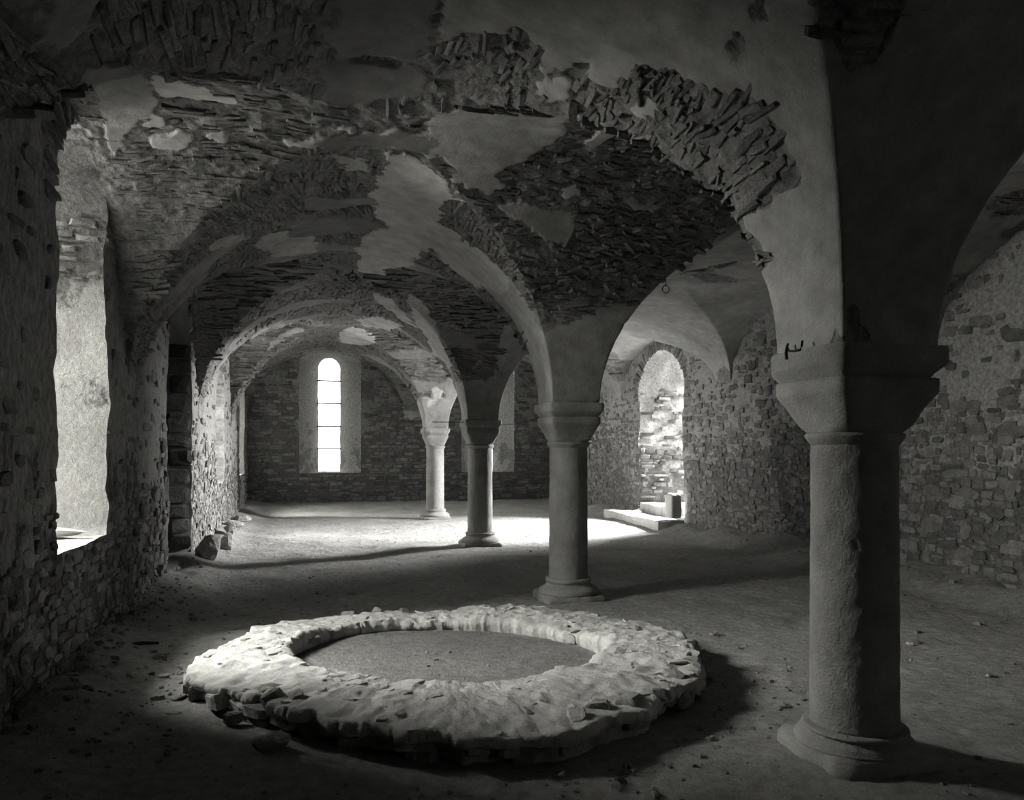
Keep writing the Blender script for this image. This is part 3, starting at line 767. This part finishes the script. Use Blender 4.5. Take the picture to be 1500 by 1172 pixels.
# thin stones set on edge round the arches
def voussoirs(w, o, n, ln, mat, seed):
    rng = np.random.default_rng(seed); q = o['q']; k0 = 26; k1 = 26+34
    for i in range(n):
        f = k0-1.5+(k1-k0+2.5)*(i+.5)/n; j = int(f); fr = f-j
        c = q[j]*(1-fr)+q[j+1]*fr; tg = q[j+1]-q[j]; tg = tg/np.linalg.norm(tg); nr = np.array([-tg[1], tg[0]])
        seg = np.linalg.norm(q[k0:k1]-q[k0+1:k1+1], axis=1).sum()/n
        l = rng.uniform(*ln)
        cc = c+nr*(l/2-0.005)
        P = w.pt(cc[0], cc[1]); U = template(rng, 1, 6, True)[0]
        V = P+np.outer(U[:, 0]*seg*rng.uniform(.75, .95), w.axis*tg[0]+np.array([0, 0, tg[1]]))+np.outer(U[:, 1]*l, w.axis*nr[0]+np.array([0, 0, nr[1]]))+np.outer(U[:, 2]*rng.uniform(.008, .03), w.n)
        x, y = min(max(P[0], float(XL(P[1]))+1e-3), XR-1e-3), min(max(P[1], YF+1e-3), YB-1e-3)
        if P[2] > float(surf(*inv(np.array([x]), np.array([y])))[2][0])+0.05: continue
        link('voussoir', mesh('voussoir', V, list(stone_faces(6)), mat), w.obj)
voussoirs(WL, WL.open[0], 34, (.20, .34), M_RUBBLE_1, 501)
voussoirs(WL, WL.open[1], 40, (.22, .32), M_RUBBLE_1, 502)
voussoirs(WL, WL.open[2], 22, (.20, .30), M_RUBBLE_1, 503)
voussoirs(WR, WR.open[0], 34, (.26, .38), M_RUBBLE_1, 504)
# rubble showing in the splays
def jamb_rubble(w, o, side, z0, z1, hr, wr, dens, mat, mat1, seed, n_single):
    rng = np.random.default_rng(seed); out = []
    e0 = o['q'][:, 0].max() if side > 0 else o['q'][:, 0].min(); e1 = o['q2'][:, 0].max() if side > 0 else o['q2'][:, 0].min()
    pa = w.pt(e0, 0, False); pb = w.pt(e1, 0, False)-w.n*o['depth']; ax = pb-pa; L = np.linalg.norm(ax); ax /= L
    nn = np.cross(ax, [0, 0, 1.0])
    if nn@w.axis*side > 0: nn = -nn
    z = z0
    while z < z1:
        h = rng.uniform(*hr); x = 0.04
        while x < L-0.1:
            l = min(rng.uniform(*wr), L-0.06-x)
            if rng.random() < dens(z): out.append((x+l/2, z+h/2+rng.uniform(-.3, .3)*h, l*.95, h*rng.uniform(.6, .95)))
            x += l
        z += h
    q = np.array(out); n = len(q)
    P = pa+q[:, :1]*ax+q[:, 1:2]*np.array([0, 0, 1.0])-np.array([0, 0, pa[2]])+nn*0.008
    R = lambda v: np.repeat(np.asarray(v, float)[None], n, 0)
    lay_stones(w.obj, 'jamb_stone', P, R(ax), R([0, 0, 1]), R(nn), q[:, 2], q[:, 3], rng.uniform(.008, .035, n), rng.random(n), mat, mat1, seed, K=6, box=True, n_single=n_single)
M_DOORST = mat_stone('door_rubble', 0.05, 0.17); M_DOORST_1 = mat_individual('door_rubble_single', 0.05, 0.17)
M_JST = mat_stone('jamb_rubble', 0.12, 0.28); M_JST_1 = mat_individual('jamb_rubble_single', 0.12, 0.28)
jamb_rubble(WL, WL.open[0], 1, 1.0, 3.62, (.04, .10), (.10, .32), lambda z: .85 if z > 2.95 else 0, M_JST, M_JST_1, 511, 70)
jamb_rubble(WR, WR.open[0], 1, 0.5, 3.1, (.06, .15), (.10, .36), lambda z: .75 if z < 1.6 else .35, M_DOORST, M_DOORST_1, 512, 90)

# ------------------------------------------------------------------ columns
def lathe(prof, seg=72, seed=0, wear=0.004, freq=9, dents=0.0):
    r = np.array([p[0] for p in prof]); z = np.array([p[1] for p in prof])
    th = np.linspace(0, 2*np.pi, seg, endpoint=False)
    V = np.stack([r[:, None]*np.cos(th), r[:, None]*np.sin(th), z[:, None]+0*th], -1)
    n = fbm(V.reshape(-1, 3)+seed*3.7, freq, 3, seed).reshape(r.size, seg)
    k = 1+(wear*n-dents*np.clip(n-0.45, 0, 1))/np.maximum(r[:, None], 0.03)
    V[..., 0] *= k; V[..., 1] *= k
    F = gridfaces(len(r), seg, True)
    F = F[:, ::-1]
    a = V.reshape(-1, 3); c0 = [0, 0, z[0]]; c1 = [0, 0, z[-1]]
    i = np.arange(seg); j = (i+1) % seg; n0 = len(a); b = (len(r)-1)*seg
    caps = np.concatenate([np.stack([j, i, 0*i+n0], 1), np.stack([b+i, b+j, 0*i+n0+1], 1)])
    return np.concatenate([a, [c0, c1]]), [F, caps]
def squarish(prof, seg=80, seed=0, wear=0.005, freq=7, chips=0.0):
    """rings (half width, squareness 0 round..1 square, z)"""
    th = np.linspace(0, 2*np.pi, seg, endpoint=False)+np.pi/seg
    c, s = np.cos(th), np.sin(th); R = []
    for hw, sq, z in prof:
        p = 2+sq*sq*38
        k = (np.abs(c)**p+np.abs(s)**p)**(-1/p)
        R.append(np.stack([hw*k*c, hw*k*s, 0*c+z], -1))
    V = np.array(R)
    n = fbm(V.reshape(-1, 3)+seed*5.1, freq, 3, seed).reshape(V.shape[:2])
    corner = np.clip((np.hypot(V[..., 0], V[..., 1])/np.array([p[0] for p in prof])[:, None]-1.15)/0.25, 0, 1)
    k = 1+(wear*n-chips*corner*np.clip(n+0.3, 0, 1))/0.3
    V[..., 0] *= k; V[..., 1] *= k; V[..., 2] += wear*0.5*n
    a = V.reshape(-1, 3); i = np.arange(seg); j = (i+1) % seg; n0 = len(a); b = (len(prof)-1)*seg
    caps = np.concatenate([np.stack([j, i, 0*i+n0], 1), np.stack([b+i, b+j, 0*i+n0+1], 1)])
    return np.concatenate([a, [[0, 0, prof[0][2]], [0, 0, prof[-1][2]]]]), [gridfaces(len(prof), seg, True)[:, ::-1], caps]
def lerp_prof(keys, n=6):
    out = []
    for a, b in zip(keys[:-1], keys[1:]):
        for i in range(n): out.append(tuple(x+(y-x)*i/n for x, y in zip(a, b)))
    return out+[keys[-1]]
def column(y, label, seed, chips=0.02):
    z0 = float(ground(COLX-0.3, y))-0.03
    t = thing('column', (COLX, y, 0), label, 'column')
    def part(name, VF, smooth_=True):
        V, F = VF
        o = link(name, mesh(name, V, F, M_GRANITE, None, smooth_), t); o.rotation_euler = (0, 0, 0); return o
    g = 0.085 if y < 4 else 0.0; hw = 0.292 if y < 4 else 0.33
    part('plinth', squarish(lerp_prof([(hw+.005, .92, z0-0.05), (hw+.01, .95, g+0.03), (hw-.005, .93, g+0.06)], 4), seed=seed, wear=0.018, chips=chips*2))
    k = (0.234-g-0.05)/(0.234-0.075); zb = lambda z: 0.234-(0.234-z)*k
    rb = (hw-0.005)/0.335
    base = [(0.335*rb, 0.075), (0.348*rb, 0.10), (0.335*rb, 0.125), (0.30*(1+rb)/2, 0.145), (0.264, 0.16), (0.246, 0.178), (0.244, 0.19), (0.252, 0.197), (0.257, 0.212), (0.252, 0.226), (0.234, 0.234)]
    part('base', lathe(lerp_prof([(r, zb(z)) for r, z in base], 3), seed=seed+1, wear=0.010, freq=7))
    zz = np.linspace(0.230, 1.665, 90)
    shaft = [(0.214-0.006*(z-0.23)/1.43+0.004*smooth(1-(z-0.23)/0.03), z) for z in zz]
    part('shaft', lathe([(float(r), float(z)) for r, z in shaft], 130, seed+2, 0.004, 22, 0.004))
    neck = [(0.205, 1.655), (0.213, 1.664), (0.226, 1.680), (0.236, 1.695), (0.240, 1.708), (0.234, 1.719), (0.214, 1.724)]
    part('necking', lathe(lerp_prof(neck, 3), 96, seed+3, 0.003))
    cap = []
    for i in range(20):
        f = i/19.0
        cap.append((0.208+0.072*(f**1.7), min(1, 0.05+1.0*f)**0.8, 1.718+0.195*f))
    cap += [(0.283, 1, 1.93), (0.284, 1, 1.985), (0.270, 1, 1.990)]
    part('capital', squarish(cap, 96, seed+4, 0.004, 8, chips*0.6))
    ab = lerp_prof([(0.268, 1, 1.985), (0.276, 1, 1.995), (0.312, 1, 2.048), (0.314, 1, 2.06), (0.314, 1, 2.128), (0.308, 1, 2.142)], 4)
    part('abacus', squarish(ab, 96, seed+5, 0.006, 8, chips))
    return t
COLUMNS = [column(3.39, 'large round granite column nearest the camera, with iron hook on its capital', 400, 0.03),
           column(8.05, 'round granite column standing just behind the stone ring', 410),
           column(12.85, 'round column with dark shaded front, second from the end wall', 420),
           column(18.10, 'pale sunlit round column closest to the end wall', 430, 0.05)]

# ------------------------------------------------------------------ stone ring
def stone_ring():
    t = thing('stone_ring', (RING_C[0], RING_C[1], 0), 'low broken circular stone kerb on the earth floor', 'stone ring')
    n = 720; th = np.linspace(0, 2*np.pi, n, endpoint=False)
    cs = P3(np.cos(th)*3, np.sin(th)*3, 0)
    jag = fbm(cs, 1.6, 3, 201)*0.05+np.round(fbm(cs, 3.2, 2, 202)*2.2)/2.2*0.045+fbm(cs, 14, 2, 203)*0.012
    ro = R_OUT(th)+jag-0.02; ri = R_IN(th)+0.035*fbm(cs, 2.0, 3, 204)+0.01*fbm(cs, 12, 2, 205)
    far = np.clip(np.sin(th), 0, 1)                      # the far side is worn lower
    top = 0.205-0.05*far+0.035*fbm(cs, 1.1, 3, 206)
    rings = []
    def ring(r, z, amp): rings.append((r, z, amp))
    ring(ri+0.02, np.full(n, -0.06), 0); ring(ri+0.015, 0.05+0*th, .012); ring(ri, top-0.085, .012); ring(ri+0.005, top-0.045, .01); ring(ri+0.03, top-0.025, .012)
    for f in np.linspace(0.08, 0.98, 34):
        ring(ri+(ro-ri)*f, top+0.02*math.sin(f*math.pi)-0.02, .026)
    ring(ro-0.01, top-0.03, .012); ring(ro, top-0.05, .012); ring(ro-0.01, top-0.085, .01)
    und = 0.08+0.05*np.clip(fbm(cs, 2.5, 2, 207), -0.5, 1)
    ring(ro-0.02-und, top-0.11, .012); ring(ro-0.03-und, np.full(n, 0.02), .015); ring(ro-0.02-und, np.full(n, -0.08), 0)
    V = np.stack([np.stack([r*np.cos(th), r*np.sin(th), z+0*th], -1) for r, z, a in rings])
    A = np.array([a for r, z, a in rings])[:, None]
    flat = V.reshape(-1, 3)
    nz = (0.7*fbm(flat, 3, 3, 208)+0.7*fbm(flat, 16, 4, 209)).reshape(V.shape[:2])
    V[..., 2] += A*nz*0.85
    link('kerb_core', mesh('kerb_core', V, gridfaces(len(rings), n, True), M_RING, None, True), t)
    # slabs set in the edge
    rng = np.random.default_rng(33); q, tf = stone_faces(8)
    def slab(x, y, z, l, b, h, rot, tilt, name='stone'):
        U = template(rng, 1, 8, True)[0]; U[:, 2] = np.clip(U[:, 2], -0.9, 1.2)
        me = mesh(name, U*np.array([1, 1, 0.5]), [q, tf], M_RINGSTONE)
        o = link(name, me, t); o.location = (x, y, z); o.scale = (l, b, h); o.rotation_euler = (tilt[0], tilt[1], rot)
    for i in range(64):
        a = i/64*2*math.pi+rng.uniform(-.04, .04); k = int(a/(2*math.pi)*n) % n
        l = rng.uniform(.10, .26); b = rng.uniform(.09, .2); h = rng.uniform(.05, .10)
        fr_ = -math.sin(a) > 0.55
        r = ro[k]-b*0.5+rng.uniform(-.02, .035)-(0.05 if fr_ else 0)
        slab(r*math.cos(a), r*math.sin(a), top[k]-0.10+rng.uniform(-.02, .012), b, l, h, a+rng.uniform(-.25, .25), (rng.uniform(-.12, .12), rng.uniform(-.05, .2)))
        if math.sin(a) < 0.2 and rng.random() < .75:      # lower course shows on the near side
            r2 = ro[k]-(0.20 if fr_ else 0.12)+rng.uniform(-.03, .05)
            slab(r2*math.cos(a), r2*math.sin(a), 0.035+rng.uniform(-.02, .02), b, l*0.9, h, a+rng.uniform(-.3, .3), (rng.uniform(-.15, .15), rng.uniform(-.1, .2)))
    for i in range(26):
        a = i/26*2*math.pi+rng.uniform(-.08, .08); k = int(a/(2*math.pi)*n) % n
        r = ri[k]+rng.uniform(.05, .12)
        slab(r*math.cos(a), r*math.sin(a), top[k]-0.075, rng.uniform(.08, .16), rng.uniform(.08, .2), rng.uniform(.05, .08), a+rng.uniform(-.4, .4), (rng.uniform(-.15, .15), rng.uniform(-.15, .15)))
    for px, r_, s_ in ((205, 1.33, .15), (213, 1.42, .17), (219, 1.36, .13), (285, 1.62, .16), (292, 1.55, .14), (300, 1.6, .18), (308, 1.66, .14), (322, 1.62, .13), (10, 1.6, .1), (95, 1.74, .12), (104, 1.7, .1), (112, 1.74, .14), (340, 1.7, .12), (350, 1.75, .1)):
        a = math.radians(px); k = int(a/(2*math.pi)*n) % n
        slab(r_*math.cos(a), r_*math.sin(a), top[k]-0.03, s_, s_*rng.uniform(.6, 1), rng.uniform(.06, .12), rng.uniform(0, 3), (rng.uniform(-.4, .4), rng.uniform(-.4, .4)))
    m = 170                                              # flakes bedded in the worn top
    a = rng.uniform(0, 2*math.pi, m); k = (a/(2*math.pi)*n).astype(int) % n; f = rng.uniform(.06, .96, m)
    r = ri[k]+(ro[k]-ri[k])*f; z = top[k]-0.018+rng.uniform(-.006, .008, m)
    # sit on the core, whose relief is known at the same spot
    pc = P3(r*np.cos(a), r*np.sin(a), top[k]+0.02*np.sin(f*np.pi)-0.02)
    z = pc[:, 2]+.026*0.85*(0.7*fbm(pc, 3, 3, 208)+0.7*fbm(pc, 16, 4, 209))-0.002
    U = template(rng, m, 6, False); sz = rng.lognormal(math.log(.045), .4, m); b = rng.uniform(0, 6.28, m)
    ax_ = np.stack([np.cos(b), np.sin(b), rng.normal(0, .12, m)], 1); bx_ = np.stack([-np.sin(b), np.cos(b), rng.normal(0, .12, m)], 1)
    W = np.stack([pc[:, 0], pc[:, 1], z], 1)[:, None]+ax_[:, None]*(U[..., :1]*sz[:, None, None]*1.5)+bx_[:, None]*(U[..., 1:2]*sz[:, None, None])+np.array([0, 0, 1.0])*(U[..., 2:3]*0.006)
    q6, t6 = stone_faces(6); off = (np.arange(m)*19)[:, None, None]
    link('flakes', mesh('flakes', W, [(q6[None]+off).reshape(-1, 4), (t6[None]+off).reshape(-1, 3)], M_RING), t, kind='stuff')
stone_ring()

# ------------------------------------------------------------------ loose things
def rock_mesh(name, size, seed, mat=M_RINGSTONE):
    """a split lump: a sphere cut by a few random planes"""
    rng = np.random.default_rng(seed)
    nu, nv_ = 12, 8
    th = np.linspace(0, 2*np.pi, nu, endpoint=False); ph = np.linspace(0.12, np.pi-0.12, nv_)
    D = np.stack([np.sin(ph)[:, None]*np.cos(th), np.sin(ph)[:, None]*np.sin(th), np.cos(ph)[:, None]+0*th], -1).reshape(-1, 3)
    D = np.concatenate([D, [[0, 0, 1], [0, 0, -1]]])
    r = np.ones(len(D))
    for i in range(9):
        n = rng.normal(size=3); n /= np.linalg.norm(n); h = rng.uniform(0.5, 0.8)
        c = D@n; r = np.where(c > 1e-3, np.minimum(r, h/np.maximum(c, 1e-3)), r)
    V = D*r[:, None]*np.array(size)*0.62
    F = gridfaces(nv_, nu, True); i = np.arange(nu); j = (i+1) % nu; a = nu*nv_; b = nu*(nv_-1)
    return mesh(name, V, [F, np.concatenate([np.stack([j, i, 0*i+a], 1)[:, ::-1], np.stack([b+i, b+j, 0*i+a+1], 1)[:, ::-1]])], mat)
def floor_at(px, py, z=0.0):
    d = 1120*(CAMH-z)/(py-659); x = (px-750)/1120*d
    X, Y = x*CTH+d*STH, -x*STH+d*CTH
    return X, Y
def rock(x, y, size, seed, label, group=None, rot=0.0, name='rock', cat='rock', sink=0.25, mat=M_RINGSTONE):
    me = rock_mesh(name, size, seed, mat)
    o = link(name, me, label=label, cat=cat, group=group)
    zmin = min(v.co.z for v in me.vertices)
    o.location = (x, y, float(ground(x, y))-zmin*(1-sink)); o.rotation_euler = (0, 0, rot)
    return o
def put(px, py, size, seed, label, group=None, rot=0.0, sink=0.25, z=0.0, **k):
    x, y = floor_at(px, py, z); return rock(x, y, size, seed, label, group, rot, sink=sink, **k)
put(340, 1066, (.11, .09, .10), 1, 'small cubic stone lying against the near left foot of the ring', rot=.4)
put(404, 1104, (.20, .13, .09), 2, 'flat stone crumb on the floor below the near edge of the ring', rot=.2)
put(196, 1004, (.08, .07, .045), 3, 'small dark stone lying alone on the floor left of the ring')
put(101, 1051, (.14, .10, .03), 4, 'thin pale stone flake in the dark lower left corner')
put(240, 1000, (.09, .06, .03), 5, 'small thin flake just left of the ring foot', rot=.5)
put(262, 1026, (.10, .07, .035), 6, 'pale flake touching the left foot of the ring', rot=.9)
put(107, 1024, (.07, .05, .025), 7, 'tiny pale chip behind the flake in the dark corner')
put(253, 1050, (.09, .07, .02), 8, 'flat dark chip on the floor in front of the ring on the left')
put(305, 812, (.36, .30, .36), 11, 'large jagged boulder at the foot of the left wall beside the blocked doorway', rot=.3, z=.15)
put(333, 795, (.30, .26, .26), 12, 'jagged stone heaped just behind the large boulder by the left wall', rot=1.3, z=.15)
put(337, 783, (.30, .24, .22), 13, 'middle stone of the row along the left wall foot', rot=2.0, z=.12)
put(345, 772, (.34, .22, .16), 14, 'flat stone of the row along the left wall foot, next to last', rot=.4, z=.12)
put(354, 765, (.40, .26, .14), 15, 'flat slab ending the row of stones along the left wall foot', rot=.2, z=.1)
put(1338, 942, (.16, .10, .04), 16, 'thin dark stone lying on the floor right of the nearest column')
put(1148, 1040, (.12, .07, .03), 17, 'small dark chip left of the nearest column base')
put(516, 870, (.10, .07, .03), 18, 'small dark chip on the floor beyond the left part of the ring')

# stick on the floor by the left wall
def tube(name, pts, r, mat, parent=None, seg=8, **k):
    pts = [Vector(p) for p in pts]; V = []; n = len(pts)
    for i, p in enumerate(pts):
        d = (pts[min(i+1, n-1)]-pts[max(i-1, 0)]).normalized()
        a = d.orthogonal().normalized(); b = d.cross(a)
        rr = r[i] if isinstance(r, (list, tuple)) else r
        V += [p+a*math.cos(2*math.pi*j/seg)*rr+b*math.sin(2*math.pi*j/seg)*rr for j in range(seg)]
    i = np.arange(seg); j = (i+1) % seg; m = n*seg
    V += [pts[0], pts[-1]]
    caps = np.concatenate([np.stack([j, i, 0*i+m], 1), np.stack([m-seg+i, m-seg+j, 0*i+m+1], 1)])
    return link(name, mesh(name, [tuple(v) for v in V], [gridfaces(n, seg, True), caps], mat, None, True), parent, **k)
x, y = floor_at(207, 957); z = float(ground(x, y))
tube('stick', [(x-.12, y-.02, z+.015), (x, y, z+.022), (x+.13, y+.01, z+.014)], [.012, .016, .011], M_IRON, label='short dark stick on the floor between left wall and ring', cat='stick')

# doorway: two steps and the stone post, on the right
def step(x0, x1, y0, y1, z0, z1, seed, label):
    rng = np.random.default_rng(seed)
    nx, ny = 14, 22
    X, Y = np.meshgrid(np.linspace(x0, x1, nx), np.linspace(y0, y1, ny), indexing='ij')
    nz = fbm(P3(X, Y, 0), 4, 3, seed).reshape(X.shape)
    top = np.stack([X+0.03*nz*(np.abs(X-x0) < .01), Y+0.05*nz, z1+0.02*nz], -1); mid = top*1.0; 
    ed = np.zeros(X.shape, bool); ed[0] = ed[-1] = True; ed[:, 0] = ed[:, -1] = True
    F = gridfaces(nx, ny)[:, ::-1]
    loop = [i*ny for i in range(nx)]+[(nx-1)*ny+j for j in range(1, ny)]+[i*ny+ny-1 for i in range(nx-2, -1, -1)]+[j for j in range(ny-2, 0, -1)]
    V = top.reshape(-1, 3); sk = V[loop].copy(); n = len(loop)
    mid_ = sk.copy(); mid_[:, 2] -= (z1-z0)*0.35; mid_[:, 0] += rng.normal(0, .015, n)
    low = sk.copy(); low[:, 2] = z0
    b = len(V); i = np.arange(n); j = (i+1) % n; L = np.array(loop)
    side = np.concatenate([np.stack([L[i], L[j], b+j, b+i], 1), np.stack([b+i, b+j, b+n+j, b+n+i], 1)])
    link('stone_step', mesh('stone_step', np.concatenate([V, mid_, low]), [F, side], M_STEP), label=label, cat='step')
step(6.62, 7.19, 14.22, 17.25, -0.05, 0.20, 71, 'lower worn stone step in front of the bright doorway')
step(7.24, 8.80, 14.85, 16.55, 0.05, 0.40, 72, 'upper stone step leading into the bright doorway')
V, F = squarish(lerp_prof([(.17, .75, 0.0), (.185, .8, .12), (.18, .8, .36), (.165, .7, .46), (.12, .6, .50)], 4), 48, 73, 0.02, 5, .03)
o = link('stone_post', mesh('stone_post', V, F, M_STEP, None, True), label='upright stone block standing at the right side of the doorway steps', cat='stone')
o.location = (7.07, 14.47, 0.235); o.rotation_euler = (0, 0, .2); o.scale = (.72, .72, 1)

# left window sill: a flat stone left lying on it
o = link('flat_stone', rock_mesh('flat_stone', (.50, .26, .10), 81, M_STEP), label='flat stone slab lying on the near left window sill', cat='stone')
o.location = (XL(6.7)-0.35, 6.62, 1.0); o.rotation_euler = (0, 0, .5)

# iron: hook on the nearest capital, rings in the crowns, wire and rod at the third column
t = thing('iron_hook', (COLX-0.30, 3.44, 2.14), 'small bent iron hook on the abacus of the nearest column', 'hook')
tube('hook_bar', [(-.01, .07, .03), (-.01, .05, .006), (-.016, .0, .0), (-.016, -.05, .0), (-.02, -.07, .018), (-.02, -.075, .045)], .006, M_IRON, t)
tube('staple', [(-.02, .06, -.035), (-.02, .065, .0), (-.01, .07, .035), (-.01, .06, .045)], .007, M_IRON, t)
for x, y, lab in ((0.43, 10.45, 'iron ring hanging from the vault crown of the left aisle'), (4.99, 10.45, 'iron ring hanging from the vault crown of the right aisle')):
    z = float(surf(*[np.array([v]) for v in map(float, inv(x, y))])[2][0])
    t = thing('iron_ring', (x, y, z), lab, 'ring')
    tube('hoop', [(0.055*math.cos(a), 0.01, -0.10+0.055*math.sin(a)) for a in np.linspace(0, 2*math.pi, 25)], .007, M_IRON, t)
    tube('staple', [(0, .01, .05), (0, .01, -.02), (0, .01, -.047)], .008, M_IRON, t)
tube('iron_rod', [(COLX-0.85, 12.66, 2.10), (COLX-0.3, 12.66, 2.10), (COLX+0.1, 12.62, 2.15)], .006, M_IRON, label='short iron rod sticking out left of the third column capital', cat='rod')
tube('wire', [(COLX+0.32, 12.6, 2.06)]+[(COLX+0.32-0.35*f, 12.6-4.3*f, 2.06-0.05*math.sin(math.pi*f)+0.03*f) for f in (.2, .4, .6, .8)]+[(COLX-0.02, 8.32, 2.09)], .004, M_IRON, label='thin wire strung between the second and third column capitals', cat='wire')
# gravel and crumbs: nobody could count them
def gravel():
    rng = np.random.default_rng(8)
    n = 24000
    x = rng.uniform(-1.7, 7.1, n); y = 1.2+15*rng.random(n)**1.7
    g = fbm(P3(x, y, 0), 1.2, 3, 61)
    edge = np.minimum(x-XL(y), XR-x)
    r = np.hypot(x-RING_C[0], y-RING_C[1])
    ring = np.exp(-((r-1.95)/0.22)**2)
    keep = rng.random(n) < np.clip(0.10+0.5*np.exp(-edge/0.45)+0.25*g+0.35*ring, 0.02, 1)
    keep &= ~((r > 0.6) & (r < 1.85)) & (np.min([np.hypot(x-COLX, y-c) for c in COLY], 0) > 0.42)
    x, y, edge = x[keep], y[keep], edge[keep]
    n = len(x); z = ground(x, y)
    a = rng.uniform(0, 6.28, n); sz = rng.lognormal(math.log(0.014), 0.5, n)*(1+1.3*np.exp(-edge/0.3))*np.where(y > 9, 0.55, 1)
    A = np.stack([np.cos(a), np.sin(a), 0*a], 1); B = np.stack([-np.sin(a), np.cos(a), 0*a], 1); N = np.repeat([[0, 0, 1.0]], n, 0)
    U = template(rng, n, 5, False)
    P = np.stack([x, y, z], 1)
    W = P[:, None]+A[:, None]*(U[..., :1]*sz[:, None, None]*1.5)+B[:, None]*(U[..., 1:2]*sz[:, None, None])+N[:, None]*(np.clip(U[..., 2:3], -.6, 1.3)*sz[:, None, None]*0.5)
    q, t = stone_faces(5); off = (np.arange(n)*16)[:, None, None]
    link('gravel', mesh('gravel', W, [(q[None]+off).reshape(-1, 4), (t[None]+off).reshape(-1, 3)], M_RUBBLE, {'tone': np.repeat(rng.uniform(.3, 1, n), 16)}), kind='stuff', label='scattered gravel and crumbs of stone on the earth floor', cat='gravel')
gravel()
